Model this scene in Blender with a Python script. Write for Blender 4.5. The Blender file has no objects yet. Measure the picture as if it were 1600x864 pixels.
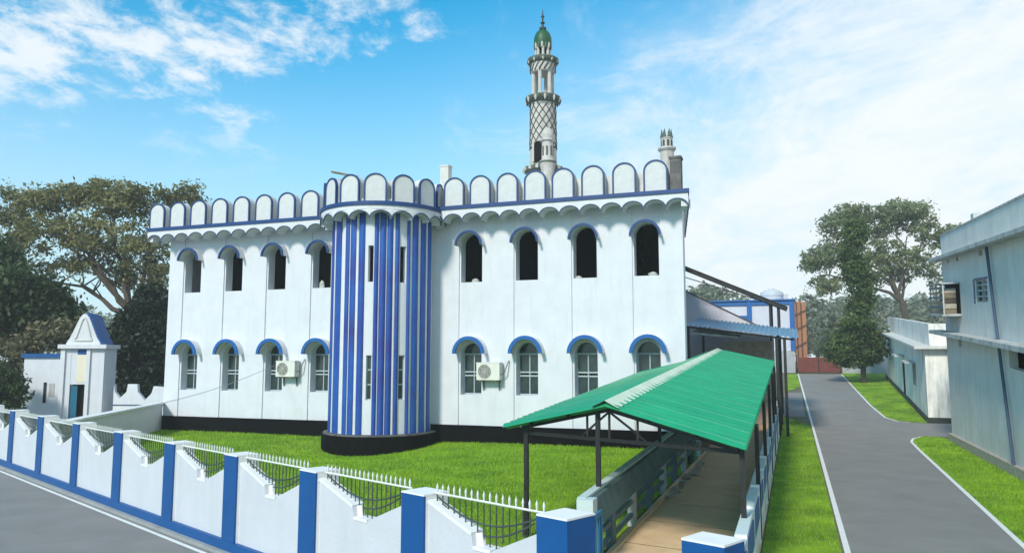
import bpy, math, random
import numpy as np
from mathutils import Vector, Matrix

# ------------------------------------------------------------------ camera, light, exposure
sc = bpy.context.scene
C = sc.collection
R = math.radians
F_PX, CAM_H, PITCH = 1200.0, 3.2, math.atan(130 / 1200)
SUN_AZ, SUN_EL = 210.0, 37.0          # azimuth clockwise from +Y
cam = bpy.data.cameras.new('camera'); cam_o = bpy.data.objects.new('camera', cam); C.objects.link(cam_o)
cam.sensor_width = 36; cam.lens = 36 * F_PX / 1600; cam.clip_start = .1; cam.clip_end = 5000
cam_o.location = (0, 0, CAM_H); cam_o.rotation_euler = (math.pi / 2 + PITCH, 0, 0)
sc.camera = cam_o
sc.view_settings.view_transform = 'Standard'; sc.view_settings.look = 'None'
sc.view_settings.exposure = 0.66; sc.view_settings.gamma = 1.0
sun = bpy.data.lights.new('sun', 'SUN'); sun.energy = 2.5; sun.angle = R(9); sun.color = (1, .92, .79)
sun_o = bpy.data.objects.new('sun', sun); C.objects.link(sun_o)
_sd = Vector((math.sin(R(SUN_AZ)) * math.cos(R(SUN_EL)), math.cos(R(SUN_AZ)) * math.cos(R(SUN_EL)), math.sin(R(SUN_EL))))
sun_o.rotation_euler = _sd.to_track_quat('Z', 'Y').to_euler(); sun_o.location = _sd * 60

def N(nt, t, **k):
    n = nt.nodes.new(t)
    for a, v in k.items():
        if a.startswith('i_'):
            n.inputs[a[2:].replace('_', ' ')].default_value = v
        else: setattr(n, a, v)
    return n

def make_world():
    w = bpy.data.worlds.new('World'); sc.world = w; w.use_nodes = True
    nt = w.node_tree; nt.nodes.clear(); L = nt.links.new
    out = N(nt, 'ShaderNodeOutputWorld'); bg = N(nt, 'ShaderNodeBackground'); bg.inputs[1].default_value = .11
    sky = N(nt, 'ShaderNodeTexSky', sky_type='NISHITA', sun_disc=False, sun_elevation=R(SUN_EL), sun_rotation=R(SUN_AZ),
            air_density=1.0, dust_density=.4, ozone_density=1.0, altitude=0)
    tc = N(nt, 'ShaderNodeTexCoord'); sep = N(nt, 'ShaderNodeSeparateXYZ'); L(tc.outputs['Generated'], sep.inputs[0])
    def math_(op, a, b=None, clamp=False):
        m = N(nt, 'ShaderNodeMath', operation=op, use_clamp=clamp)
        for i, x in enumerate((a, b)):
            if x is None: continue
            if isinstance(x, (int, float)): m.inputs[i].default_value = x
            else: L(x, m.inputs[i])
        return m.outputs[0]
    zz = math_('ADD', math_('MAXIMUM', sep.outputs[2], 0.0), .16)
    cx = math_('DIVIDE', sep.outputs[0], zz); cy = math_('DIVIDE', sep.outputs[1], zz)
    cmb = N(nt, 'ShaderNodeCombineXYZ'); L(cx, cmb.inputs[0]); L(cy, cmb.inputs[1])
    def fbm(scale, detail, rough, off, dist=0.0, stretch=(1, 1, 1)):
        mp = N(nt, 'ShaderNodeMapping'); mp.inputs['Location'].default_value = off; mp.inputs['Scale'].default_value = stretch
        L(cmb.outputs[0], mp.inputs[0])
        n = N(nt, 'ShaderNodeTexNoise'); n.inputs['Scale'].default_value = scale; n.inputs['Detail'].default_value = detail
        n.inputs['Roughness'].default_value = rough; n.inputs['Distortion'].default_value = dist; L(mp.outputs[0], n.inputs['Vector'])
        return n.outputs['Fac']
    def ramp(v, a, b):
        m = N(nt, 'ShaderNodeMapRange', interpolation_type='SMOOTHSTEP'); L(v, m.inputs[0])
        m.inputs[1].default_value = a; m.inputs[2].default_value = b; return m.outputs[0]
    big = fbm(1.15, 2, .45, (59.8, 11.7, 0)); fine = fbm(7.5, 8, .66, (24.8, 12.2, 0), .25, (1, .8, 1)); wisp = fbm(2.2, 9, .68, (38.0, 16.6, 0), .8, (1.1, .75, 1))
    right = ramp(cx, -.55, 1.15)
    puffs = ramp(math_('ADD', math_('MULTIPLY', big, .75), math_('MULTIPLY', fine, .45)), .62, .74)
    veil = ramp(math_('ADD', math_('ADD', math_('MULTIPLY', wisp, .75), math_('MULTIPLY', fine, .25)), math_('MULTIPLY', right, .34)), .575, .93)
    cloud = math_('MAXIMUM', math_('MULTIPLY', math_('MULTIPLY', puffs, ramp(sep.outputs[2], .2, .33)), .85), math_('MULTIPLY', veil, .9))
    tint = N(nt, 'ShaderNodeMix', data_type='RGBA', blend_type='MULTIPLY'); tint.inputs[0].default_value = 1
    L(sky.outputs[0], tint.inputs[6]); tint.inputs[7].default_value = (.03, 1.06, 1.27, 1)
    low = math_('MULTIPLY', ramp(math_('SUBTRACT', sep.outputs[2], math_('MULTIPLY', right, .16)), .46, 0.0), .88)
    mist = N(nt, 'ShaderNodeMix', data_type='RGBA'); L(low, mist.inputs[0]); L(tint.outputs[2], mist.inputs[6]); mist.inputs[7].default_value = (4.6, 5.15, 5.5, 1)
    mix = N(nt, 'ShaderNodeMix', data_type='RGBA'); L(cloud, mix.inputs[0]); L(mist.outputs[2], mix.inputs[6]); mix.inputs[7].default_value = (5.7, 5.9, 6.0, 1)
    L(mix.outputs[2], bg.inputs[0]); L(bg.outputs[0], out.inputs[0])
make_world()

# ------------------------------------------------------------------ frames and photo measurements
RD = np.array([math.sin(R(19.97)), math.cos(R(19.97))]); RQ = np.array([RD[1], -RD[0]])   # lane direction and its right side
_Fw = np.array([0, math.cos(PITCH), math.sin(PITCH)]); _Up = np.array([0, -math.sin(PITCH), math.cos(PITCH)])
_O = np.array([0, 0, CAM_H])
def ray(u, v): return np.array([1., 0, 0]) * (u - 800) / F_PX + _Up * (432 - v) / F_PX + _Fw
def terr(x, y):
    t = x * RD[0] + y * RD[1]
    return .066 * (np.clip(t, None, 76) - 40).clip(0)
TOWER_C = np.array([-5.2534, 31.0559]); DIP_C = TOWER_C + np.array([-.3426, -.9395]) * 2.0
def dip(x, y): return -.36 * np.exp(-((x - DIP_C[0]) ** 2 + (y - DIP_C[1]) ** 2) / (2 * 1.9 ** 2))
def gz(x, y): return terr(np.asarray(x, float), np.asarray(y, float)) + dip(x, y)
def on_ground(u, v):
    d = ray(u, v); f = lambda k: (_O + d * k)[2] - float(terr(*(_O + d * k)[:2]))
    k = 1.
    while f(k) > 0 and k < 300: k += .5
    lo, hi = k - .5, k
    for _ in range(40):
        m = (lo + hi) / 2
        if f(m) > 0: lo = m
        else: hi = m
    return (_O + d * lo)[:2]
def at(u, v, y):
    d = ray(u, v); return _O + d * (y / d[1])
def lane(q, t): p = RQ * q + RD * t; return float(p[0]), float(p[1])

# ------------------------------------------------------------------ materials
MATS = {}
def mat(name, col, rough=.7, var=.08, vscale=3., bump=.0, bscale=40., metal=0., stain=None, streak=0., spec=.4, island=0., col2=None, st0=.52):
    """procedural paint / plaster / earth: base colour broken by two noises, optional stain colour in vertical streaks"""
    m = bpy.data.materials.new(name); m.use_nodes = True; nt = m.node_tree; L = nt.links.new
    b = nt.nodes['Principled BSDF']; b.inputs['Roughness'].default_value = rough; b.inputs['Metallic'].default_value = metal
    b.inputs['Specular IOR Level'].default_value = spec
    tc = N(nt, 'ShaderNodeTexCoord')
    n = N(nt, 'ShaderNodeTexNoise'); n.inputs['Scale'].default_value = vscale; n.inputs['Detail'].default_value = 7; n.inputs['Roughness'].default_value = .65
    L(tc.outputs['Object'], n.inputs['Vector'])
    c = Vector(col); lo = tuple(c * (1 - var)) + (1,); hi = tuple(Vector(col2) if col2 else c * (1 + var)) + (1,)
    r = N(nt, 'ShaderNodeValToRGB'); r.color_ramp.elements[0].position = .32; r.color_ramp.elements[1].position = .68
    r.color_ramp.elements[0].color = lo; r.color_ramp.elements[1].color = hi
    L(n.outputs['Fac'], r.inputs[0]); cur = r.outputs[0]
    if stain:
        mp = N(nt, 'ShaderNodeMapping'); mp.inputs['Scale'].default_value = (2.2, 2.2, .28); L(tc.outputs['Object'], mp.inputs[0])
        s = N(nt, 'ShaderNodeTexNoise'); s.inputs['Scale'].default_value = 1.6; s.inputs['Detail'].default_value = 8; s.inputs['Roughness'].default_value = .7
        L(mp.outputs[0], s.inputs['Vector'])
        mr = N(nt, 'ShaderNodeMapRange'); mr.inputs[1].default_value = st0; mr.inputs[2].default_value = .8; mr.inputs[4].default_value = streak
        L(s.outputs['Fac'], mr.inputs[0])
        mx = N(nt, 'ShaderNodeMix', data_type='RGBA'); L(mr.outputs[0], mx.inputs[0]); L(cur, mx.inputs[6]); mx.inputs[7].default_value = tuple(stain) + (1,)
        cur = mx.outputs[2]
    if island:
        g = N(nt, 'ShaderNodeNewGeometry'); hs = N(nt, 'ShaderNodeHueSaturation')
        a = N(nt, 'ShaderNodeMapRange'); a.inputs[3].default_value = 1 - island; a.inputs[4].default_value = 1 + island
        L(g.outputs['Random Per Island'], a.inputs[0]); L(a.outputs[0], hs.inputs['Value']); L(cur, hs.inputs['Color']); cur = hs.outputs[0]
    L(cur, b.inputs['Base Color'])
    if bump:
        bn = N(nt, 'ShaderNodeTexNoise'); bn.inputs['Scale'].default_value = bscale; bn.inputs['Detail'].default_value = 5; L(tc.outputs['Object'], bn.inputs['Vector'])
        bp = N(nt, 'ShaderNodeBump'); bp.inputs['Strength'].default_value = bump; bp.inputs['Distance'].default_value = .02
        L(bn.outputs['Fac'], bp.inputs['Height']); L(bp.outputs[0], b.inputs['Normal'])
    MATS[name] = m; return m
def leaf_mat(name, c1, c2, tr=.35):
    m = bpy.data.materials.new(name); m.use_nodes = True; nt = m.node_tree; L = nt.links.new; nt.nodes.clear()
    out = N(nt, 'ShaderNodeOutputMaterial'); g = N(nt, 'ShaderNodeNewGeometry'); tc = N(nt, 'ShaderNodeTexCoord')
    n = N(nt, 'ShaderNodeTexNoise'); n.inputs['Scale'].default_value = .45; n.inputs['Detail'].default_value = 4; L(tc.outputs['Object'], n.inputs['Vector'])
    ad = N(nt, 'ShaderNodeMath', operation='MULTIPLY_ADD'); L(g.outputs['Random Per Island'], ad.inputs[0]); ad.inputs[1].default_value = .55; 
    ml = N(nt, 'ShaderNodeMath', operation='MULTIPLY_ADD'); L(n.outputs['Fac'], ml.inputs[0]); ml.inputs[1].default_value = 1.3; ml.inputs[2].default_value = -.42
    L(ml.outputs[0], ad.inputs[2])
    r = N(nt, 'ShaderNodeValToRGB'); r.color_ramp.elements[0].color = tuple(c1) + (1,); r.color_ramp.elements[1].color = tuple(c2) + (1,); L(ad.outputs[0], r.inputs[0])
    d = N(nt, 'ShaderNodeBsdfPrincipled'); d.inputs['Roughness'].default_value = .55; d.inputs['Specular IOR Level'].default_value = .3; L(r.outputs[0], d.inputs['Base Color'])
    t = N(nt, 'ShaderNodeBsdfTranslucent'); L(r.outputs[0], t.inputs[0])
    mx = N(nt, 'ShaderNodeMixShader'); mx.inputs[0].default_value = tr; L(d.outputs[0], mx.inputs[1]); L(t.outputs[0], mx.inputs[2]); L(mx.outputs[0], out.inputs[0])
    return m

m_wall = mat('white_wall_paint', (.62, .635, .685), .75, .05, 1.3, .25, 18, stain=(.46, .49, .51), streak=.55)
m_trim = mat('white_trim_paint', (.63, .64, .675), .7, .06, 2.5, .25, 25, stain=(.42, .43, .43), streak=.55)
m_merlon = mat('merlon_plaster', (.57, .58, .585), .8, .07, 3.5, .3, 22, stain=(.42, .42, .40), streak=.6)
m_parapet = mat('parapet_plaster', (.60, .59, .56), .85, .1, 2., .3, 22, stain=(.33, .32, .29), streak=.6)
m_blue = mat('blue_trim_paint', (.008, .043, .165), .5, .12, 3., .1, 30)
m_brightblue = mat('blue_hood_paint', (.006, .095, .33), .5, .12, 3., .1, 30)
m_stripe = mat('blue_stripe_paint', (.022, .034, .26), .5, .1, .6, .1, 30, col2=(.006, .10, .40))
m_fenceblue = mat('blue_fence_paint', (.002, .073, .25), .5, .08, 2., .1, 30)
m_black = mat('black_plinth_paint', (.004, .0035, .0045), .9, .15, 3., spec=.08)
m_dark = mat('dark_interior', (.012, .010, .012), .9, .1, 2., spec=.1)  # near-black colour painted in for the unlit depth behind openings
m_steelframe = mat('grey_steel_frame', (.36, .42, .46), .5, .1, 4.)
m_glass = mat('window_glass', (.025, .042, .042), .12, .5, 2.5, spec=.6)
m_rim = mat('scallop_edge_paint', (.06, .09, .15), .7, .15, 6.)
m_stain = mat('weathered_concrete', (.12, .115, .11), .9, .4, 4., .4, 20, stain=(.06, .06, .055), streak=.8)
m_mina = mat('minaret_plaster', (.50, .47, .44), .85, .14, 2.5, .4, 14, stain=(.17, .15, .13), streak=.85)
m_minadark = mat('minaret_dark_paint', (.055, .06, .055), .8, .25, 4.)
m_minagreen = mat('minaret_moss_green', (.10, .125, .095), .85, .25, 4., .3, 20)
m_dome = mat('green_dome_paint', (.014, .085, .033), .5, .2, 3.)
m_fwall = mat('fence_wall_paint', (.55, .565, .605), .75, .035, 1.6, .2, 20, stain=(.45, .47, .49), streak=.5)
m_fcap = mat('fence_cap_paint', (.76, .76, .75), .65, .04, 3., .2, 20)
m_rail = mat('railing_paint', (.72, .73, .70), .45, .1, 8.)
m_bar = mat('railing_bar_paint', (.05, .07, .055), .5, .3, 5.)
m_asphalt = mat('grey_asphalt', (.228, .218, .208), .9, .11, .9, .5, 120)
m_line = mat('white_line_paint', (.74, .74, .72), .7, .08, 6., .2, 60)
m_wire = mat('wire_sheath', (.33, .35, .37), .6, .1, 5.)
m_kerb = mat('kerb_concrete', (.30, .31, .31), .9, .12, 3., .4, 50)
m_lawn = mat('lawn_grass', (.11, .25, .006), .95, .4, .8, .9, 30, col2=(.27, .44, .016))
m_soil = mat('dry_ground', (.13, .125, .07), .95, .3, .25, .7, 6)
l_ivy = leaf_mat('creeper_leaves', (.016, .034, .014), (.15, .21, .06), .3)
m_walk = mat('walkway_concrete', (.70, .49, .30), .85, .1, .9, .3, 20, stain=(.30, .22, .14), streak=.5)
m_green = mat('green_roof_sheet', (.014, .28, .125), .26, .12, 1.2, spec=.9, stain=(.05, .20, .12), streak=.5)
m_ridge = mat('pale_ridge_sheet', (.60, .70, .54), .5, .1, 2., stain=(.30, .45, .30), streak=.5)
m_blacksteel = mat('black_steel', (.016, .016, .017), .5, .3, 6.)
m_rust = mat('rusty_sheet', (.085, .065, .05), .7, .35, 2.)
m_bluesheet = mat('blue_roof_sheet', (.11, .27, .42), .45, .25, 2., stain=(.22, .30, .34), streak=.7)
m_teal = mat('teal_gate_paint', (.02, .15, .25), .5, .15, 4.)
m_railteal = mat('faded_teal_concrete', (.10, .16, .17), .8, .25, 2., .2, 20)
m_railwhite = mat('pale_rail_concrete', (.50, .60, .60), .8, .1, 2., .2, 20)
m_lilac = mat('lilac_plaster', (.55, .55, .63), .8, .05, 1.2, .2, 12)
m_bluehouse = mat('blue_grey_plaster', (.70, .68, .64), .85, .1, .8, .35, 10, stain=(.33, .34, .34), streak=.5, st0=.5)
m_slab = mat('stained_slab', (.50, .51, .50), .9, .15, 2.5, .3, 14, stain=(.08, .08, .075), streak=.95, st0=.44)
m_housewhite = mat('old_whitewash', (.80, .78, .73), .9, .08, 1.1, .4, 8, stain=(.15, .15, .14), streak=.9, st0=.45)
m_mould = mat('mouldy_plinth', (.035, .045, .04), .9, .4, 3., .3, 12)
m_brick = mat('orange_wall', (.52, .23, .13), .9, .08, 1.5, .2, 10)
m_redgate = mat('maroon_gate_paint', (.15, .035, .028), .7, .25, 2.)
m_greyblock = mat('grey_wall_render', (.36, .38, .40), .9, .1, 1., .3, 8)
m_ac = mat('air_conditioner_case', (.66, .65, .60), .5, .05, 4.)
m_grille = mat('fan_grille_plastic', (.14, .14, .135), .6, .2, 8.)
m_bark = mat('tree_bark', (.075, .058, .042), .95, .35, 4., .8, 14)
m_cloth = mat('pale_bundle', (.42, .42, .40), .9, .15, 6.)
m_wood = mat('old_wood', (.20, .16, .11), .85, .3, 4.)
m_rubble = mat('pale_rubble', (.42, .37, .31), .95, .25, 6., .5, 12)
m_tank = mat('grey_tank', (.50, .53, .56), .6, .08, 2.)
m_yellow = mat('cream_paint', (.72, .66, .52), .8, .05, 2.)
l_olive = leaf_mat('olive_leaves', (.04, .048, .016), (.40, .38, .16), .45)
l_dark = leaf_mat('dark_leaves', (.016, .032, .014), (.10, .14, .045), .3)
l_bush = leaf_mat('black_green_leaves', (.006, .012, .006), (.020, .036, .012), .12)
l_dry = leaf_mat('dry_leaves', (.08, .082, .04), (.26, .235, .13))
l_grey = leaf_mat('haze_paled_green_leaves', (.12, .15, .065), (.36, .40, .20), .5)  # leaf colour lightened to paint in part of the distance haze
l_far = leaf_mat('far_haze_paled_leaves', (.14, .17, .12), (.28, .31, .22))  # paler leaves: far haze put into the colour, since the air volume is thin
l_grass = leaf_mat('grass_blades', (.08, .22, .005), (.37, .57, .03), .3)

# ------------------------------------------------------------------ mesh helpers
class MB:
    def __init__(s): s.v = []; s.f = []; s.smooth = False
    def add(s, vs, fs):
        o = len(s.v); s.v += [tuple(map(float, p)) for p in vs]; s.f += [tuple(i + o for i in f) for f in fs]; return s
    def box(s, x0, x1, y0, y1, z0, z1):
        return s.add([(x0, y0, z0), (x1, y0, z0), (x1, y1, z0), (x0, y1, z0), (x0, y0, z1), (x1, y0, z1), (x1, y1, z1), (x0, y1, z1)],
                     [(3, 2, 1, 0), (4, 5, 6, 7), (0, 1, 5, 4), (1, 2, 6, 5), (2, 3, 7, 6), (3, 0, 4, 7)])
    def hexa(s, b, t):       # bottom 4 and top 4 corners, counter-clockwise from above
        return s.add(list(b) + list(t), [(3, 2, 1, 0), (4, 5, 6, 7), (0, 1, 5, 4), (1, 2, 6, 5), (2, 3, 7, 6), (3, 0, 4, 7)])
    def beam(s, p, q, w, h=None):
        h = h or w; p, q = Vector(p), Vector(q); d = (q - p).normalized(); up = Vector((0, 0, 1)) if abs(d.z) < .95 else Vector((0, 1, 0))
        a = d.cross(up).normalized() * w / 2; b = a.cross(d).normalized() * h / 2
        return s.add([p - a - b, p + a - b, p + a + b, p - a + b, q - a - b, q + a - b, q + a + b, q - a + b],
                     [(0, 1, 2, 3), (7, 6, 5, 4), (4, 5, 1, 0), (5, 6, 2, 1), (6, 7, 3, 2), (7, 4, 0, 3)])
    def tube(s, pts, r, n=8, r1=None, cap=True):
        pts = [Vector(p) for p in pts]; o = len(s.v); m = len(pts); prev = None
        for i, p in enumerate(pts):
            d = (pts[min(i + 1, m - 1)] - pts[max(i - 1, 0)]).normalized()
            if prev is None:
                up = Vector((0, 0, 1)) if abs(d.z) < .9 else Vector((1, 0, 0)); a = d.cross(up).normalized()
            else: a = (prev - d * prev.dot(d)).normalized()
            prev = a; b = d.cross(a)
            rr = r if r1 is None else (r[i] if isinstance(r, (list, tuple)) else r + (r1 - r) * i / (m - 1))
            s.v += [tuple(p + (a * math.cos(k * 2 * math.pi / n) + b * math.sin(k * 2 * math.pi / n)) * rr) for k in range(n)]
        for i in range(m - 1):
            for k in range(n):
                s.f.append((o + i * n + k, o + i * n + (k + 1) % n, o + (i + 1) * n + (k + 1) % n, o + (i + 1) * n + k))
        if cap: s.f.append(tuple(o + k for k in reversed(range(n)))); s.f.append(tuple(o + (m - 1) * n + k for k in range(n)))
        return s
    def lathe(s, prof, n=24, c=(0, 0)):
        o = len(s.v); m = len(prof)
        for r, z in prof: s.v += [(c[0] + r * math.cos(k * 2 * math.pi / n), c[1] + r * math.sin(k * 2 * math.pi / n), z) for k in range(n)]
        for i in range(m - 1):
            for k in range(n): s.f.append((o + i * n + k, o + i * n + (k + 1) % n, o + (i + 1) * n + (k + 1) % n, o + (i + 1) * n + k))
        s.f.append(tuple(o + k for k in reversed(range(n)))); s.f.append(tuple(o + (m - 1) * n + k for k in range(n)))
        return s
    def prism(s, poly, y0, y1):      # polygon in x,z (counter-clockwise seen from -y) extruded along y
        n = len(poly); o = len(s.v)
        s.v += [(x, y0, z) for x, z in poly] + [(x, y1, z) for x, z in poly]
        s.f.append(tuple(o + i for i in range(n))); s.f.append(tuple(o + n + i for i in reversed(range(n))))
        for i in range(n): j = (i + 1) % n; s.f.append((o + j, o + i, o + n + i, o + n + j))
        return s
    def slab(s, poly, z0, z1):       # polygon in x,y (counter-clockwise from above) extruded along z
        n = len(poly); o = len(s.v)
        s.v += [(x, y, z0) for x, y in poly] + [(x, y, z1) for x, y in poly]
        s.f.append(tuple(o + i for i in reversed(range(n)))); s.f.append(tuple(o + n + i for i in range(n)))
        for i in range(n): j = (i + 1) % n; s.f.append((o + i, o + j, o + n + j, o + n + i))
        return s
    def xf(s, fn): s.v = [tuple(fn(p)) for p in s.v]; return s
    def mesh(s, name, m=None):
        me = bpy.data.meshes.new(name); me.from_pydata(s.v, [], s.f)
        if s.smooth:
            me.polygons.foreach_set('use_smooth', [True] * len(me.polygons))
        if m: me.materials.append(m)
        me.update(); return me
def smooth_by_angle(me, ang=35):
    me.polygons.foreach_set('use_smooth', [True] * len(me.polygons)); me.set_sharp_from_angle(angle=R(ang))
def link(name, me, parent=None, loc=None, rotz=0, kind=None):
    o = bpy.data.objects.new(name, me); C.objects.link(o)
    if parent: o.parent = parent
    if loc is not None: o.location = loc
    o.rotation_euler.z = rotz
    if kind: o['kind'] = kind
    return o
def part(name, mb, m, parent, loc=None, rotz=0, smooth=False, label=None):
    me = mb.mesh(name, m)
    if smooth: smooth_by_angle(me)
    o = link(name, me, parent, loc, rotz)
    if label: o['label'] = label
    return o
def tag(o, label, cat, group=None):
    o['label'] = label; o['category'] = cat
    if group: o['group'] = group
    return o
def thing(name, label, cat, loc=(0, 0, 0), rotz=0, group=None):
    o = bpy.data.objects.new(name, None); C.objects.link(o); o.empty_display_size = .3
    o.location = loc; o.rotation_euler.z = rotz
    return tag(o, label, cat, group)
def arc(cx, cz, r, a0, a1, n): return [(cx + r * math.cos(R(a0 + (a1 - a0) * i / n)), cz + r * math.sin(R(a0 + (a1 - a0) * i / n))) for i in range(n + 1)]

# ------------------------------------------------------------------ ground, roads, lawns (the setting)
def ground_sheet():
    qs = sorted(set([-480, -300, -180, -110, -70, -50, -40] + [x * .8 for x in range(-45, 4)] + [4, 6, 8, 10, 14, 20, 30, 60, 120, 220, 360, 480]))
    ts = sorted(set([-60, -20, 0, 5, 10] + [14 + x * .8 for x in range(0, 30)] + [40, 46, 52, 58, 64, 70, 76, 90, 120, 200, 320, 460, 600]))
    v = []; f = []
    for t in ts:
        for q in qs:
            x, y = lane(q, t); v.append((x, y, float(gz(x, y)) - .012))
    n = len(qs)
    for i in range(len(ts) - 1):
        for j in range(n - 1): f.append((i * n + j, i * n + j + 1, (i + 1) * n + j + 1, (i + 1) * n + j))
    me = bpy.data.meshes.new('ground'); me.from_pydata(v, [], f); me.materials.append(m_soil)
    link('ground', me, kind='structure')
ground_sheet()
def tri_sheet(name, poly, m, dz, kind='structure', step=1.0):
    """flat outline draped over the terrain: cut into a grid with bmesh so it follows slopes"""
    import bmesh
    bm = bmesh.new(); vs = [bm.verts.new((p[0], p[1], 0)) for p in poly]; fc = bm.faces.new(vs)
    if fc.normal.z < 0 or sum(poly[i][0] * poly[(i + 1) % len(poly)][1] - poly[(i + 1) % len(poly)][0] * poly[i][1] for i in range(len(poly))) < 0: fc.normal_flip()
    xs = [p[0] for p in poly]; ys = [p[1] for p in poly]
    for ax, lo, hi in ((0, min(xs), max(xs)), (1, min(ys), max(ys))):
        k = lo + step
        while k < hi:
            co = [0, 0, 0]; no = [0, 0, 0]; co[ax] = k; no[ax] = 1
            bmesh.ops.bisect_plane(bm, geom=bm.verts[:] + bm.edges[:] + bm.faces[:], plane_co=co, plane_no=no); k += step
    for v in bm.verts: v.co.z = float(gz(v.co.x, v.co.y)) + dz
    me = bpy.data.meshes.new(name); bm.to_mesh(me); bm.free(); me.materials.append(m)
    return link(name, me, kind=kind)
def pix_line(pts, n=14):
    out = []
    for (u0, v0), (u1, v1) in zip(pts[:-1], pts[1:]):
        out += [on_ground(u0 + (u1 - u0) * i / n, v0 + (v1 - v0) * i / n) for i in range(n)]
    return out + [on_ground(*pts[-1])]
FA = np.array([-4.743, 13.211]); FD = np.array([.7145, -.6997]); FN = np.array([.6997, .7145])     # front wall: origin, along, back
FROT = math.atan2(FD[1], FD[0])
def fw(s, y): p = FA + FD * s + FN * y; return float(p[0]), float(p[1])
def ribbon(name, line, w, m, dz):
    line = [np.array(p) for p in line]; L_, R_ = [], []
    for i, p in enumerate(line):
        d = line[min(i + 1, len(line) - 1)] - line[max(i - 1, 0)]; d = d / np.linalg.norm(d); n_ = np.array([-d[1], d[0]]) * w / 2
        L_.append(p + n_); R_.append(p - n_)
    v = [(p[0], p[1], float(gz(*p)) + dz) for p in L_ + R_]; n = len(line)
    me = bpy.data.meshes.new(name); me.from_pydata(v, [], [(i, n + i, n + i + 1, i + 1) for i in range(n - 1)]); me.materials.append(m)
    return link(name, me, kind='structure')
# front road with its white line and kerb
tri_sheet('road', [fw(-60, -.02), fw(-60, -14), fw(30, -14), fw(30, -.02)], m_asphalt, -.004, step=8)
ribbon('road_line', [fw(-60, -.26), fw(12, -.26)], .085, m_line, .002)
k = MB(); k.box(-60, 9.1, -.13, -.002, -.05, .05); kb = part('kerb', k, m_kerb, None, (FA[0], FA[1], 0), FROT); kb['kind'] = 'structure'
# lawn in front of the mosque
A = np.array([-16.1527, 35.9895]); MROT = R(-20.04); MD = np.array([math.cos(MROT), math.sin(MROT)]); MY = np.array([-MD[1], MD[0]])
def mw(x, y): p = A + MD * x + MY * y; return float(p[0]), float(p[1])
lawn_poly = [fw(-13.6, .2), fw(7.2, .2), lane(-3.1, 12), lane(-3.1, 28.3), mw(23.9, .1), mw(0, .1)]
tri_sheet('lawn', lawn_poly, m_lawn, 0, step=.7)
# lane: edges read off the photograph, laid on the rising ground
left_edge = pix_line([(1349, 950), (1325, 864), (1247, 584)])
right_far = pix_line([(1315, 585), (1360, 633), (1383, 652), (1402, 658), (1448, 661)])
right_near = pix_line([(1492, 682), (1440, 682), (1427, 685), (1424, 690), (1440, 706), (1600, 853), (1660, 908)])
lane_poly = left_edge + right_far + [lane(14, 43), lane(14, 36)] + right_near
tri_sheet('lane', lane_poly, m_asphalt, -.003, step=2.5)
ribbon('lane_line', [p + RQ * .0 for p in left_edge], .10, m_line, .003)
ribbon('lane_line', right_far[:-8], .10, m_line, .003)
ribbon('lane_line', right_near[8:], .10, m_line, .003)
strip_poly = [lane(-.6, 7)] + [tuple(p - RQ * .09) for p in left_edge if p @ RD < 43.6] + [lane(-.6, 43.6)]
strip_far = [lane(-.6, 55.4)] + [tuple(p - RQ * .09) for p in left_edge if p @ RD > 55.4] + [lane(-.6, 70)]
tri_sheet('grass_strip', strip_poly, m_lawn, .004, step=1.5)
tri_sheet('grass_strip', strip_far, m_lawn, .004, step=2)
tri_sheet('side_path', [lane(-.6, 43.6), lane(.5, 43.6), lane(.5, 55.4), lane(-.6, 55.4)], m_asphalt, .0, step=3)
verge_far = [tuple(p + RQ * .06) for p in right_far] + [lane(6.3, 43.2), lane(6.75, 60), lane(7.2, 71.4), lane(3.9, 71.4)]
tri_sheet('grass_verge', verge_far, m_lawn, .004, step=2.5)
verge_near = [tuple(p + RQ * .05) for p in right_near[8:]] + [lane(6.1, 12), lane(5.9, 34.7)]
tri_sheet('grass_verge', verge_near, m_lawn, .004, step=1.5)
# walkway floor
walk_poly = [lane(-3.0, 8.6), lane(-.62, 7.4), lane(-.62, 46), lane(-3.0, 46)]
tri_sheet('walkway', walk_poly, m_walk, .05, step=3)
for t_ in (11.2, 13.4, 15.4, 17.4, 20.0, 23.5):
    ribbon('expansion_joint', [lane(-2.98, t_ + .25), lane(-.7, t_ - .25)], .025, m_wood, .054)

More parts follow.
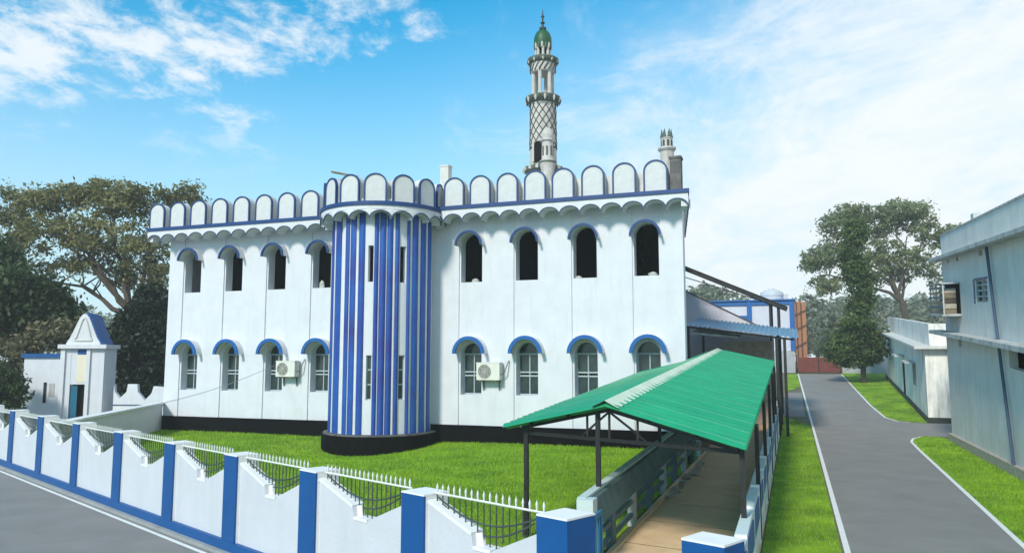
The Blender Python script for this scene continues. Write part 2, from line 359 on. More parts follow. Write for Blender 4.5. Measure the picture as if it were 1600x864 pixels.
def grass_blades(name, poly, n, h0, seed, dz):
    rng = np.random.default_rng(seed); P = np.array(poly); lo, hi = P.min(0), P.max(0)
    pts = rng.uniform(lo, hi, (n * 4, 2))
    ins = np.zeros(len(pts), bool); j = len(P) - 1
    for i in range(len(P)):
        c = ((P[i, 1] > pts[:, 1]) != (P[j, 1] > pts[:, 1])) & (pts[:, 0] < (P[j, 0] - P[i, 0]) * (pts[:, 1] - P[i, 1]) / (P[j, 1] - P[i, 1] + 1e-12) + P[i, 0])
        ins ^= c; j = i
    pts = pts[ins]; d = np.hypot(pts[:, 0], pts[:, 1])
    keep = rng.random(len(pts)) < np.clip(16 / d, 0, 1) ** 1.2
    pts = pts[keep][:n]; d = np.hypot(pts[:, 0], pts[:, 1]); n = len(pts)
    a = rng.uniform(0, 2 * np.pi, n); w = .006 * np.clip(d / 13, 1, 3); h = h0 * rng.uniform(.45, 1.25, n)
    la = rng.uniform(0, 2 * np.pi, n); ln = h * rng.uniform(.1, .8, n); z = gz(pts[:, 0], pts[:, 1]) + dz
    v = np.empty((n, 3, 3)); sx, sy = np.cos(a) * w, np.sin(a) * w
    v[:, 0] = np.stack([pts[:, 0] - sx, pts[:, 1] - sy, z], 1); v[:, 1] = np.stack([pts[:, 0] + sx, pts[:, 1] + sy, z], 1)
    v[:, 2] = np.stack([pts[:, 0] + np.cos(la) * ln, pts[:, 1] + np.sin(la) * ln, z + h], 1)
    return raw_mesh(name, v.reshape(-1, 3), 3, l_grass)
def raw_mesh(name, v, k, m):
    nv = len(v); nf = nv // k; me = bpy.data.meshes.new(name); me.vertices.add(nv); me.vertices.foreach_set('co', v.astype(np.float32).ravel())
    me.loops.add(nv); me.loops.foreach_set('vertex_index', np.arange(nv, dtype=np.int32)); me.polygons.add(nf)
    me.polygons.foreach_set('loop_start', np.arange(0, nv, k, dtype=np.int32)); me.update(calc_edges=True); me.validate()
    me.materials.append(m); return me
for nm, pl, n_, h_, sd_ in (('grass', lawn_poly, 110000, .07, 1), ('grass', strip_poly, 36000, .06, 2), ('grass', verge_near, 34000, .06, 3), ('grass', verge_far, 12000, .07, 4)):
    link(nm, grass_blades(nm, pl, n_, h_, sd_, .002), kind='stuff')

# ------------------------------------------------------------------ the mosque (local x along the facade, -y to the camera)
mosque = thing('mosque', 'white two-storey mosque with scalloped cornice, blue striped round tower and tall minaret', 'mosque', (A[0], A[1], 0), MROT)
LEN = 23.85; YB = .055; TOPZ = 9.0
def side_x(y): return LEN - .148 * y       # the right side wall leans away from the view
bays = [1.36 + 2.34 * i for i in range(4)] + [15.44 + 2.353 * i for i in range(4)]
CH = .53                                    # half width of a window channel
def arch_panel(mb, x0, x1, z0, z1, xc, hw, zs, zp, y0, y1):
    """wall piece x0..x1, z0..z1 between y0 and y1 with an arched opening"""
    top = arc(xc, zp, hw, 0, 180, 10); path = [(xc + hw, zs)] + top + [(xc - hw, zs)]
    for yy, flip in ((y0, False), (y1, True)):
        fs = []; vs = []
        def quad(a, b, c, d):
            o = len(vs); vs.extend([(p[0], yy, p[1]) for p in (a, b, c, d)]); fs.append((o, o + 1, o + 2, o + 3) if not flip else (o + 3, o + 2, o + 1, o))
        quad((x0, z0), (x1, z0), (x1, zs), (x0, zs)); quad((x0, zs), (xc - hw, zs), (xc - hw, zp), (x0, zp)); quad((xc + hw, zs), (x1, zs), (x1, zp), (xc + hw, zp))
        quad((x0, zp), (xc - hw, zp), (xc - hw, z1), (x0, z1)); quad((xc + hw, zp), (x1, zp), (x1, z1), (xc + hw, z1))
        for a, b in zip(top[:-1], top[1:]): quad(b, a, (a[0], z1), (b[0], z1))
        mb.add(vs, fs)
    for a, b in zip(path, path[1:] + path[:1]):
        mb.add([(a[0], y0, a[1]), (b[0], y0, b[1]), (b[0], y1, b[1]), (a[0], y1, a[1])], [(0, 1, 2, 3)])
for xc in bays:
    wall = MB()
    arch_panel(wall, xc - CH, xc + CH, .64, 4.9, xc, .45, 1.83, 3.42, YB, YB + .45)
    arch_panel(wall, xc - CH, xc + CH, 4.9, TOPZ, xc, .46, 6.30, 7.84, YB, YB + .45)
    part('wall', wall, m_wall, mosque)
edges = [0.] + [e for xc in bays for e in (xc - CH, xc + CH)] + [LEN]
for i in range(0, len(edges), 2):
    p = MB().box(edges[i], edges[i + 1], 0, YB + .452, .642, TOPZ); part('pilaster', p, m_wall, mosque)
D = 13.5
part('side_wall', MB().slab([(0, YB + .46), (.3, YB + .46), (.3, D), (0, D)], 0, TOPZ), m_wall, mosque)
part('side_wall', MB().slab([(side_x(YB + .46) - .3, YB + .46), (side_x(YB + .46), YB + .46), (side_x(D), D), (side_x(D) - .3, D)], 0, TOPZ), m_wall, mosque)
part('back_wall', MB().box(.301, side_x(D) - .301, D - .3, D, 0, TOPZ), m_wall, mosque)
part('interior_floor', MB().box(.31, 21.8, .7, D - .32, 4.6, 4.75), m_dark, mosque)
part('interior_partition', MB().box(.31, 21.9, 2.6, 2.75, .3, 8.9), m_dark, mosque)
part('roof_slab', MB().slab([(0, .3), (side_x(.3), .3), (side_x(D), D), (0, D)], TOPZ + .002, TOPZ + .2), m_parapet, mosque)
pl = MB().box(-.06, LEN + .06, -.09, .6, -.4, .64)
part('plinth', pl, m_black, mosque)
# arched hoods and windows
def hood_mesh(hw, prot, th=.07):
    o = arc(0, 0, hw, 0, 180, 14); i = arc(0, 0, hw - th, 180, 0, 14)
    return MB().prism(o + i, -prot, YB - .003).mesh('window_hood', m_trim), MB().prism(arc(0, 0, hw + .006, 0, 180, 14) + arc(0, 0, hw - th - .012, 180, 0, 14), -.07, 0)
UH = hood_mesh(.585, .36); LH = hood_mesh(.68, .36, .08)
UR = UH[1].xf(lambda p: (p[0], p[1] - .36, p[2])).mesh('hood_rim', m_blue)
_b = MB().prism(arc(0, 0, .686, 0, 180, 14) + arc(0, 0, .545, 180, 0, 14), -.07, 0)
LR = _b.xf(lambda p: (p[0], p[1] - .36, p[2])).mesh('hood_rim', m_brightblue)
fr = MB()
for x in (-.43, .43): fr.box(x - .03, x + .03, -.03, .03, 0, 1.62)
fr.box(-.02, .02, -.025, .025, .05, 1.58)
for z in (0, .72, .86, 1.57): fr.box(-.41, .41, -.032, .028, z, z + .055)
FRM = fr.mesh('window_frame', m_steelframe)
pane_lo = MB().box(.022, .40, -.008, .004, .056, .718).mesh('window_pane', m_glass); pane_hi = MB().box(.022, .40, -.008, .004, .916, 1.568).mesh('window_pane', m_glass)
fan = MB().prism([(-.44, 0)] + list(reversed(arc(0, 0, .44, 0, 180, 10)))[1:-1][::-1][::-1] + [(.44, 0)], -.01, .01) if False else MB().prism(arc(0, 0, .44, 0, 180, 10), -.01, .01)
FAN = fan.mesh('fanlight', m_glass)
gr = MB()
for x in np.linspace(-.38, .38, 8): gr.box(x - .006, x + .006, .03, .045, .06, 1.57)
for z in np.linspace(.15, 1.5, 8): gr.box(-.40, .40, .046, .056, z - .006, z + .006)
GRL = gr.mesh('window_grille', m_grille)
def put(name, me, parent, loc=(0, 0, 0), rotz=0, scale=None):
    o = link(name, me, parent, loc, rotz)
    if scale: o.scale = scale
    return o
for xc in bays:
    h = put('window_hood', UH[0], mosque, (xc + .03, 0, 7.75)); put('hood_rim', UR, h)
    h = put('window_hood', LH[0], mosque, (xc + .06, 0, 3.44)); put('hood_rim', LR, h)
    w = put('window', FRM, mosque, (xc, YB + .36, 1.83)); w.name = 'window'
    for sx in (1, -1):
        for pm in (pane_lo, pane_hi):
            put('window_pane', pm, w, (0 if sx == 1 else -.422, 0, 0))
    put('fanlight', FAN, w, (0, 0, 1.622)); put('window_grille', GRL, w)
# cornice: slab, blue band, scallops one by one
CY, CX0, CX1 = -.80, -.62, LEN + .33
cor = MB().slab([(CX0, CY), (CX1, CY), (CX1 - .148 * 8, 7.5), (CX1 - .148 * 8 - .5, 7.5), (side_x(.5) - .3, .298), (.0, .298), (0, 7.5), (CX0, 7.5)], 8.99, 9.14)
part('cornice', cor, m_trim, mosque)
bd = MB().slab([(CX0 - .05, CY - .05), (CX1 + .05, CY - .05), (CX1 + .05 - .148 * 8, 7.5), (CX1 - .148 * 8 - .6, 7.5), (side_x(.5) - .2, .299), (-.1, .299), (-.1, 7.5), (CX0 - .05, 7.5)], 9.142, 9.285)
part('cornice_band', bd, m_blue, mosque)
SW = .794
def scallop_mb(w, z0, z1, zt, th=.62):
    a = arc(w / 2, z0, (w - .02) / 2, 0, 180, 10); k = (z1 - z0) / ((w - .02) / 2); a = [(x, z0 + (z - z0) * k) for x, z in a]
    return MB().prism([(0, zt), (0, z0)] + a[::-1] + [(w, z0), (w, zt)], 0, th), a
def scallop(w, z0, z1, zt):
    b, a = scallop_mb(w, z0, z1, zt)
    return b.mesh('scallop', m_trim), MB().tube([(x, -.018, z) for x, z in a], .026, 6).mesh('scallop_rim', m_rim), MB().tube([(x * .93 + w * .035, -.004, z - .035) for x, z in a], .012, 5).mesh('scallop_moulding', m_trim)
SC = scallop(SW, 8.66, 8.95, 8.992); SD = scallop_mb(SW, 8.66, 8.95, 8.992, .25)[0].mesh('scallop', m_trim)
n_sc = int(round((CX1 - CX0) / SW)); pitch = (CX1 - CX0) / n_sc
for i in range(n_sc):
    x = CX0 + i * pitch
    if 9.6 < x + pitch / 2 < 14.15: continue
    o = put('scallop', SC[0], mosque, (x, CY, 0), 0, (pitch / SW, 1, 1)); put('scallop_rim', SC[1], o)
for i in range(9):
    o = put('scallop', SD, mosque, (CX0, CY + .07 + (i + 1) * pitch, 0), R(-90), (pitch / SW, 1, 1)); put('scallop_rim', SC[1], o)
    ang = math.atan2(1, -.148); y = CY + .07 + i * pitch
    o = put('scallop', SD, mosque, (CX1 - .148 * (y - CY), y, 0), ang, (pitch / SW, 1, 1)); put('scallop_rim', SC[1], o)
# parapet and merlons
part('parapet', MB().slab([(-.3, -.22), (LEN + .05, -.22), (LEN + .05 - .148 * 8, 7.8), (LEN - .148 * 8 - .15, 7.8), (LEN - .2, -.02), (-.1, -.02), (-.1, 7.8), (-.3, 7.8)], 9.20, 10.12), m_parapet, mosque)
def merlon_meshes(w, h, d, rad=None):
    r = w / 2; z = h - r * .92
    def prof(wi, hi): rr = wi / 2; return [(-rr, 0)] + [(rr, 0)] + [(x, (hi - rr * .92) + (zz * .92)) for x, zz in arc(0, 0, rr, 0, 180, 14)]
    body = MB().prism(prof(w - .02, h - .01), .03, d)
    inner = prof(w - .115, h - .058); outer = prof(w, h); b = MB()
    n = len(outer); o = len(b.v)
    b.v += [(x, 0, zz) for x, zz in outer] + [(x, 0, zz) for x, zz in inner] + [(x, .09, zz) for x, zz in outer] + [(x, .09, zz) for x, zz in inner]
    for i in range(1, n):
        j = (i + 1) % n
        b.f += [(i, j, n + j, n + i), (i, 2 * n + i, 2 * n + j, j), (n + i, n + j, 3 * n + j, 3 * n + i), (2 * n + i, 3 * n + i, 3 * n + j, 2 * n + j)]
    return body.mesh('merlon', m_merlon), b.mesh('merlon_border', m_blue)
MM = merlon_meshes(.89, 1.20, .42); TM = merlon_meshes(.88, 1.10, .40)
mx = [-.30 + 1.205 * i for i in range(8)] + [14.94, 16.07, 17.22, 18.36, 19.48, 20.65, 21.84, 23.0]
for x in mx:
    o = put('merlon', MM[0], mosque, (x, -.64, 9.286)); put('merlon_border', MM[1], o)
for i in range(6):
    o = put('merlon', MM[0], mosque, (-.5, .55 + 1.205 * i, 9.286), R(-90)); put('merlon_border', MM[1], o)
o = part('corner_post', MB().box(23.50, 23.90, -.45, .0, 9.287, 10.52).box(23.47, 23.93, -.48, .03, 10.52, 10.60), m_stain, mosque); o['label'] = 'blackened square corner post'
# round striped tower
TX, TY = 11.93, -.9
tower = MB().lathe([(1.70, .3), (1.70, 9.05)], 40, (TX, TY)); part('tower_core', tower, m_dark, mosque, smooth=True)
def tp(r, a): return TX + r * math.sin(R(a)), TY - r * math.cos(R(a))
def arc_slab(mb, a0, a1, r0, r1, z0, z1, bulge=0., n=6):
    o = [tp(r1 + bulge * math.sin(math.pi * i / n), a0 + (a1 - a0) * i / n) for i in range(n + 1)]; i_ = [tp(r0, a1 + (a0 - a1) * i / n) for i in range(n + 1)]
    mb.slab(o + i_, z0, z1); return mb
BZ, TZ = .42, 8.98
segs = [(-100, -76, 'W'), (-76, -68, 'B'), (-68, -60, 'W'), (-60, -45.1, 'B'), (-45.1, -36.7, 'W'), (-36.7, -24.7, 'B'), (-24.7, -15.9, 'W'), (-15.9, -11.3, 'B'), (-11.3, -8.2, 'W'), (-8.2, -2.3, 'B'), (-2.3, 2.7, 'W'), (2.7, 8.3, 'B'),
        (20.6, 23.9, 'B'), (23.9, 26.7, 'W'), (26.7, 32, 'B'), (32, 34.8, 'W'), (34.8, 39.6, 'B'), (39.6, 44, 'W'), (44, 47, 'B'),
        (57.9, 60.2, 'B'), (60.2, 64.9, 'W'), (64.9, 71.8, 'B'), (71.8, 77.6, 'W'), (77.6, 86.3, 'B'), (86.3, 92.9, 'W'), (92.9, 103, 'B'), (103, 125, 'W')]
for a0, a1, c in segs:
    w_ = .75 if c == 'B' else -.75
    a0, a1 = (a0 - w_, a1 + w_)
    b = arc_slab(MB(), a0 + .1, a1 - .1, 1.71, 2.0 if c == 'B' else 1.975, BZ, TZ, .045 if c == 'B' else .015)
    part('blue_stripe' if c == 'B' else 'white_stripe', b, m_stripe if c == 'B' else m_trim, mosque)
for a0, a1, w0, w1 in ((9.1, 19.8, 12.9, 18.9), (47.8, 57.1, 48.9, 56.4)):
    b = MB(); arc_slab(b, a0, w0, 1.71, 1.96, BZ, TZ, 0, 2); arc_slab(b, w1, a1, 1.71, 1.96, BZ, TZ, 0, 2)
    for z0, z1 in ((BZ, 1.7), (3.37, 6.15), (7.55, TZ)): arc_slab(b, w0, w1, 1.71, 1.96, z0, z1, 0, 2)
    part('tower_panel', b, m_wall, mosque)
    f = MB()
    for z in (1.7, 2.25, 2.8, 3.33): arc_slab(f, w0 + .05, w1 - .05, 1.80, 1.86, z, z + .045, 0, 2)
    for a in (w0 + .1, w1 - .9): arc_slab(f, a, a + .8, 1.80, 1.865, 1.7, 3.37, 0, 1)
    win = part('window', f, m_steelframe, mosque)
    for z in (1.745, 2.295, 2.845): part('window_pane', arc_slab(MB(), w0 + .2, w1 - .2, 1.815, 1.835, z, z + .5, 0, 2), m_glass, win)
ring = MB(); n = 48
def plinth_r(a): return 2.28
ring.slab([tp(plinth_r(a), a) for a in np.linspace(0, 360, 49)[:-1]], -.7, .36); part('tower_plinth', ring, m_black, mosque)
part('tower_ledge', MB().slab([tp(2.22, a) for a in np.linspace(0, 360, 49)[:-1]], .361, .41), m_stain, mosque)
CR = 2.5
part('tower_cornice', MB().slab([tp(CR, a) for a in np.linspace(-125, 125, 40)], 8.86, 9.02), m_trim, mosque)
part('tower_band', MB().slab([tp(CR + .05, a) for a in np.linspace(-125, 125, 40)], 9.022, 9.17), m_blue, mosque)
part('tower_roof', MB().slab([tp(2.3, a) for a in np.linspace(-125, 125, 30)], 9.18, 9.30), m_parapet, mosque)
st = 18.95; tw = CR * R(st)
def bend(mb):
    def f(p): a = p[0] / tw * st; r = CR - p[1]; return (r * math.sin(R(a)), -r * math.cos(R(a)), p[2])
    return mb.xf(f)
b, a_ = scallop_mb(tw, 8.53, 8.81, 8.862, .38); TS = bend(b).mesh('scallop', m_trim)
TSR = bend(MB().tube([(x, -.018, z) for x, z in a_], .026, 6)).mesh('scallop_rim', m_rim)
for i in range(-4, 6):
    o = put('scallop', TS, mosque, (TX, TY, 0), R(-1.7 + st * i)); put('scallop_rim', TSR, o)
for a in (-79, -54, -29.5, -3.5, 21.5, 47.5, 73.5, 99):
    x, y = tp(2.42, a); o = put('merlon', TM[0], mosque, (x, y, 9.171), R(a)); put('merlon_border', TM[1], o)
part('tower_parapet', MB().slab([tp(2.06, a) for a in np.linspace(-110, 110, 30)] + [tp(1.94, a) for a in np.linspace(110, -110, 30)], 9.301, 10.05), m_parapet, mosque)
part('roof_box', MB().box(12.26, 12.68, 3.7, 4.1, 9.2, 12.18).box(12.24, 12.70, 3.68, 4.12, 12.18, 12.26), m_parapet, mosque, label='small pale roof shaft')

# tall minaret on the roof
mn = part('minaret', MB().lathe([(.98, 9.2), (.98, 11.75), (.80, 11.9), (.74, 12.45), (.73, 12.6), (.68, 15.4), (.68, 15.5)], 28), m_mina, mosque, (16.6, 6, 0), smooth=True)
mn.scale = (.89, .89, 1); mn['label'] = 'tall white minaret with diamond lattice and green dome'
part('base_gallery', MB().lathe([(.75, 11.95), (1.08, 12.12), (1.10, 12.28), (.76, 12.34)], 8), m_minagreen, mn)
for i in range(16):
    a = i * 22.5; b = MB().box(-.07, .07, 1.0, 1.125, 12.10, 12.26); o = part('gallery_bracket', b, m_mina, mn, (0, 0, 0), R(a))
def helix(sign, a0, z0, z1, r, w):
    m = MB(); pts = []
    n = 40
    for i in range(n + 1):
        z = z0 + (z1 - z0) * i / n; rr = r(z) + .012; a = a0 + sign * (z - z0) * 60
        pts.append((rr * math.sin(R(a)), -rr * math.cos(R(a)), z))
    return m.tube(pts, w, 4)
rz = lambda z: .73 - (z - 12.6) * .05 / 2.8
for k in range(12):
    for s in (1, -1): part('lattice_strip', helix(s, k * 30, 13.25, 15.36, rz, .024), m_minadark, mn)
studs = MB()
dz_ = 30 / 60 / 2
for k in range(12):
    for j in range(13):
        z = 13.25 + dz_ * (j + .0) + dz_; a = k * 30 + (15 if j % 2 == 0 else 0) + 0
        if z > 15.3: continue
        rr = rz(z) + .01; x, y = rr * math.sin(R(a)), -rr * math.cos(R(a)); studs.box(x - .028, x + .028, y - .028, y + .028, z - .03, z + .03)
o = part('lattice_studs', studs, m_minadark, mn); o['kind'] = 'stuff'
part('lattice_ring', MB().lathe([(.70, 13.18), (.76, 13.19), (.76, 13.25), (.70, 13.26)], 28), m_minadark, mn)
part('lower_balcony', MB().lathe([(.68, 15.40), (.90, 15.56), (.95, 15.66), (.95, 15.73), (.66, 15.80)], 28), m_minagreen, mn)
for i in range(22):
    part('balcony_petal', MB().lathe([(.02, 15.42), (.07, 15.54), (.07, 15.66), (.02, 15.72)], 5, (.915, 0)), m_minadark if i % 2 else m_mina, mn, (0, 0, 0), R(i * 360 / 22))
for i in range(6):
    part('lantern_column', MB().lathe([(.13, 15.8), (.13, 15.9), (.105, 15.95), (.10, 16.9), (.14, 17.0), (.14, 17.06)], 10, (.52, 0)), m_mina, mn, (0, 0, 0), R(i * 60 + 30))
part('frieze', MB().lathe([(.62, 16.95), (.66, 17.0), (.68, 17.38), (.62, 17.42)], 28), m_mina, mn)
for i in range(16):
    pts = [(.69 * math.sin(R(i * 22.5 + d)), -.69 * math.cos(R(i * 22.5 + d)), 17.0 + .38 * d / 22) for d in range(0, 23, 4)]
    part('frieze_strip', MB().tube(pts, .035, 4), m_minadark, mn)
part('upper_balcony', MB().lathe([(.66, 17.36), (.82, 17.48), (.86, 17.58), (.85, 17.64), (.55, 17.70)], 28), m_minagreen, mn)
for i in range(20):
    part('balcony_petal', MB().lathe([(.02, 17.40), (.06, 17.48), (.06, 17.56), (.02, 17.62)], 5, (.80, 0)), m_minadark if i % 2 else m_mina, mn, (0, 0, 0), R(i * 18))
for i in range(8): part('kiosk_column', MB().lathe([(.08, 17.68), (.07, 18.1), (.1, 18.2)], 8, (.36, 0)), m_mina, mn, (0, 0, 0), R(i * 45 + 20))
part('kiosk_core', MB().lathe([(.20, 17.68), (.20, 18.2)], 10), m_minadark, mn)
part('dome', MB().lathe([(.40, 18.15), (.45, 18.3), (.49, 18.5), (.48, 18.72), (.41, 18.92), (.30, 19.06), (.14, 19.15), (.08, 19.2)], 24), m_dome, mn, smooth=True)
for i in range(14):
    part('dome_petal', MB().lathe([(.02, 18.12), (.06, 18.2), (.07, 18.34), (.02, 18.5)], 6, (.44, 0)), m_mina if i % 2 else m_minagreen, mn, (0, 0, 0), R(i * 360 / 14))
part('finial', MB().lathe([(.19, 19.16), (.20, 19.26), (.07, 19.32), (.06, 19.45), (.13, 19.52), (.05, 19.6), (.045, 19.75), (.10, 19.84), (.04, 19.92), (.015, 20.2)], 12), m_minadark, mn, smooth=True)
part('doorway', MB().prism([(-.24, 12.45), (.24, 12.45), (.24, 13.2)] + arc(0, 13.2, .24, 0, 180, 8)[1:], -.82, -.6), m_dark, mn)
part('door_jamb', MB().box(-.34, -.245, -.86, -.62, 12.45, 13.42).box(.245, .34, -.86, -.62, 12.45, 13.42), m_mina, mn)
tr = part('stair_turret', MB().lathe([(.36, 9.2), (.34, 11.9), (.42, 12.25), (.44, 12.36), (.33, 12.42), (.31, 12.46), (.30, 13.25), (.40, 13.32), (.40, 13.38), (.31, 13.42), (.33, 13.56), (.30, 13.74), (.19, 13.9), (.03, 13.99)], 14), m_mina, mn, (.55, -1.0, 0), smooth=True)
for i in range(8): part('turret_niche', MB().prism([(-.055, 12.6), (.055, 12.6), (.055, 13.0)] + arc(0, 13.0, .055, 0, 180, 5)[1:], -.315, -.27), m_stain, tr, (0, 0, 0), R(i * 45 + 12))
part('turret_band', MB().lathe([(.40, 12.24), (.455, 12.27), (.455, 12.33), (.40, 12.36)], 14), m_minagreen, tr)
# little corner minaret
cm = part('corner_minaret', MB().lathe([(.30, 9.3), (.27, 11.32), (.36, 11.42), (.36, 11.49), (.22, 11.50), (.22, 11.82), (.245, 11.85), (.245, 11.88)], 14), m_mina, mosque, (23.11, 1.6, 0))
for i in range(6): part('pinnacle', MB().lathe([(.06, 11.88), (.07, 11.95), (.045, 12.03), (.012, 12.24)], 8, (.185, 0)), m_minagreen, cm, (0, 0, 0), R(i * 60 + 15))
for i in range(8): part('niche', MB().box(-.045, .045, .195, .228, 11.54, 11.78), m_minadark, cm, (0, 0, 0), R(i * 45 + 22.5))

# things on and against the mosque
def aircon(x, z, label):
    t = thing('air_conditioner', label, 'air conditioner', (*mw(x, -.25), z), MROT, 'air conditioner units on the facade')
    part('casing', MB().box(-.48, .48, -.17, .17, 0, .66).box(-.49, .49, -.18, .18, .64, .68), m_ac, t)
    part('fan_recess', MB().xf(lambda p: p).add(*_disc(-.14, .33, .27, -.175)), m_grille, t)
    g = MB()
    for rr in (.08, .15, .22, .27): g.tube([(-.14 + rr * math.cos(k * .3142), -.185, .33 + rr * math.sin(k * .3142)) for k in range(21)], .008, 4)
    for k in range(8): g.beam((-.14, -.185, .33), (-.14 + .27 * math.cos(k * .785), -.185, .33 + .27 * math.sin(k * .785)), .01)
    part('fan_grille', g, m_ac, t)
    for sx in (-.33, .33): part('bracket', MB().box(sx - .025, sx + .025, -.2, .24, -.05, -.002).box(sx - .025, sx + .025, .2, .245, -.4, -.05), m_grille, t)
    part('hose', MB().tube([(.49, .0, .2), (.62, .02, .3), (.68, .1, .55), (.74, .2, .75)], .022, 6), m_grille, t)
def _disc(cx, cz, r, y): return [(cx + r * math.cos(k * .2618), y, cz + r * math.sin(k * .2618)) for k in range(24)], [tuple(range(24))]
aircon(16.35, 2.42, 'cream air conditioner unit beside the first lower window right of the striped tower')
aircon(6.98, 2.48, 'cream air conditioner unit beside the third lower window left of the striped tower')
p0 = Vector((*mw(6.5, -.55), 2.95)); p1 = Vector((*fw(-9.0, .4), 1.72)); pts = [p0.lerp(p1, i / 14) - Vector((0, 0, .25 * math.sin(math.pi * i / 14))) for i in range(15)]
o = part('cable', MB().tube(pts, .010, 5), m_wire, None); tag(o, 'thin grey cable sagging from the left air conditioner to the front wall', 'cable')
def bundle(x, z, w, h, seed, label):
    rng = random.Random(seed); t = MB(); n = 9; pr = [(w * .42, 0)] + [(w * .5 * max(.08, math.sqrt(1 - (i / 5) ** 2.6)) * rng.uniform(.8, 1.15), h * i / 5) for i in range(1, 6)]
    t.lathe(pr, 9); t.v = [(a + rng.uniform(-.02, .02), b * .6, c + rng.uniform(-.015, .015)) for a, b, c in t.v]
    o = part('sill_bundle', t, m_cloth, None, (*mw(x, YB + .14), z + .001), MROT); tag(o, label, 'bundle', 'bundles on the upper window sills')
bundle(22.70, 6.30, .36, .15, 1, 'pale bundle on the sill of the upper window nearest the right corner')
bundle(19.84, 6.30, .26, .11, 2, 'small pale bundle on the sill of the second upper window from the right corner')
bundle(15.55, 6.30, .36, .15, 3, 'pale bundle on the sill of the first upper window right of the tower')
bundle(8.30, 6.30, .30, .34, 4, 'tall pale bundle in the upper window just left of the tower')
pk = MB().box(-.55, .55, -.09, .09, 0, .06).xf(lambda p: (p[0], p[1], p[2] - .22 * p[0]))
x_, y_ = tp(2.2, -14); o = part('plank', pk, m_wood, None, (*mw(x_, y_), 10.32), MROT + R(10)); tag(o, 'short dark plank lying across the tower battlements', 'plank')

# ------------------------------------------------------------------ front boundary wall (local x along, y to the lawn)
fence = thing('boundary_wall', 'white panelled front wall with blue pillars, V-cut tops and spiked railings', 'wall', (FA[0], FA[1], 0), FROT)
pil = [(-20.1, -19.65, 1.76), (-17.15, -16.68, 1.74), (-14.23, -13.76, 1.72), (-11.31, -10.84, 1.70), (-8.33, -7.87, 1.68), (-5.47, -5.01, 1.66), (-2.72, -2.27, 1.63), (-.17, .28, 1.62), (2.28, 2.72, 1.60), (4.73, 5.17, 1.57), (7.03, 7.45, 1.60)]
BARM = {}
for i, (x0, x1, zt) in enumerate(pil):
    last = i == len(pil) - 1
    pp = part('pillar', MB().box(x0, x1, 0, .36 if not last else .42, 0, zt - .021), m_fcap if not last else m_fenceblue, fence)
    part('cap', MB().box(x0 - .002, x1 + .002, -.036, .362 if not last else .422, zt - .02, zt), m_fcap, pp)
    part('blue_facing', MB().box(x0, x1, -.034, -.002, .205, zt - .021), m_fenceblue, pp)
    if last: break
    a, b = x1, pil[i + 1][0]; L_ = b - a; P = lambda f: a + L_ * f
    prof = [(a, .0), (b, .0), (b, 1.40), (P(.60), 1.08), (P(.59), 1.05), (P(.435), 1.05), (P(.42), 1.20), (a, 1.47)]
    pn = part('wall_panel', MB().prism(prof, .04, .22), m_fwall, fence)
    cp = MB()
    for (xa, za), (xb, zb) in zip(prof[4:-1], prof[5:]):
        cp.beam((xa, .13, za + .018), (xb, .13, zb + .018), .20, .04)
    part('coping', cp, m_fcap, pn)
    rail = part('railing', MB().tube([(a + .0, .13, 1.58), (b, .13, 1.58)], .013, 6), m_rail, fence)
    sag = lambda f: 1.56 - .24 * math.sin(math.pi * f)
    part('lower_rail', MB().tube([(P(f), .135, sag(f)) for f in np.linspace(.03, .97, 9)], .012, 5), m_bar, rail)
    part('lower_rail', MB().tube([(P(f), .135, sag(f) - .12 * math.sin(math.pi * f)) for f in np.linspace(.1, .9, 9)], .012, 5), m_bar, rail)
    nb = int(L_ / .1)
    for k in range(nb):
        f = (k + .6) / nb; x = P(f)
        zb = 1.47 - .27 * f / .42 if f < .42 else (1.06 if f < .6 else 1.08 + .32 * (f - .6) / .4)
        h = round(max(.05, 1.56 - zb - .03), 2)
        if h not in BARM: BARM[h] = MB().box(-.006, .006, -.006, .006, -h, 0).mesh('bar', m_bar)
        bo = put('bar', BARM[h], rail, (x, .13, 1.56))
    if 'tip' not in BARM: BARM['tip'] = MB().add([(-.006, -.006, 0), (.006, -.006, 0), (.006, .006, 0), (-.006, .006, 0), (-.010, -.010, .07), (.010, -.010, .07), (.010, .010, .07), (-.010, .010, .07), (0, 0, .12)],
                     [(0, 1, 5, 4), (1, 2, 6, 5), (2, 3, 7, 6), (3, 0, 4, 7), (4, 5, 8), (5, 6, 8), (6, 7, 8), (7, 4, 8)]).mesh('spike', m_rail)
    for k in range(nb):
        put('spike', BARM['tip'], rail, (P((k + .6) / nb), .13, 1.585))
part('blue_base', MB().box(-20.1, 7.45, -.036, .038, 0, .203), m_fenceblue, fence)
gp = thing('gate_pillar', 'single blue gate pillar with white top, right of the walkway entrance', 'pillar', (*fw(8.76, 0), 0), FROT)
part('shaft', MB().box(0, .42, 0, .36, 0, 1.60), m_fenceblue, gp); part('cap', MB().box(-.002, .422, -.002, .362, 1.601, 1.62), m_fcap, gp)
gl = thing('gate_leaf', 'teal barred gate leaf swung open beside the blue end pillar', 'gate', (*lane(-2.3, 8.25), .06), R(90 - 19.97))
g = MB().box(0, 1.3, -.02, .02, 0, .06).box(0, 1.3, -.02, .02, 1.24, 1.30).box(0, .06, -.022, .022, .06, 1.24).box(1.24, 1.3, -.022, .022, .06, 1.24).box(.06, 1.24, -.02, .02, .62, .67)
part('frame', g, m_teal, gl)
for k in range(8): part('bar', MB().box(.16 + k * .14, .19 + k * .14, -.012, .012, .062, 1.238), m_teal, gl)

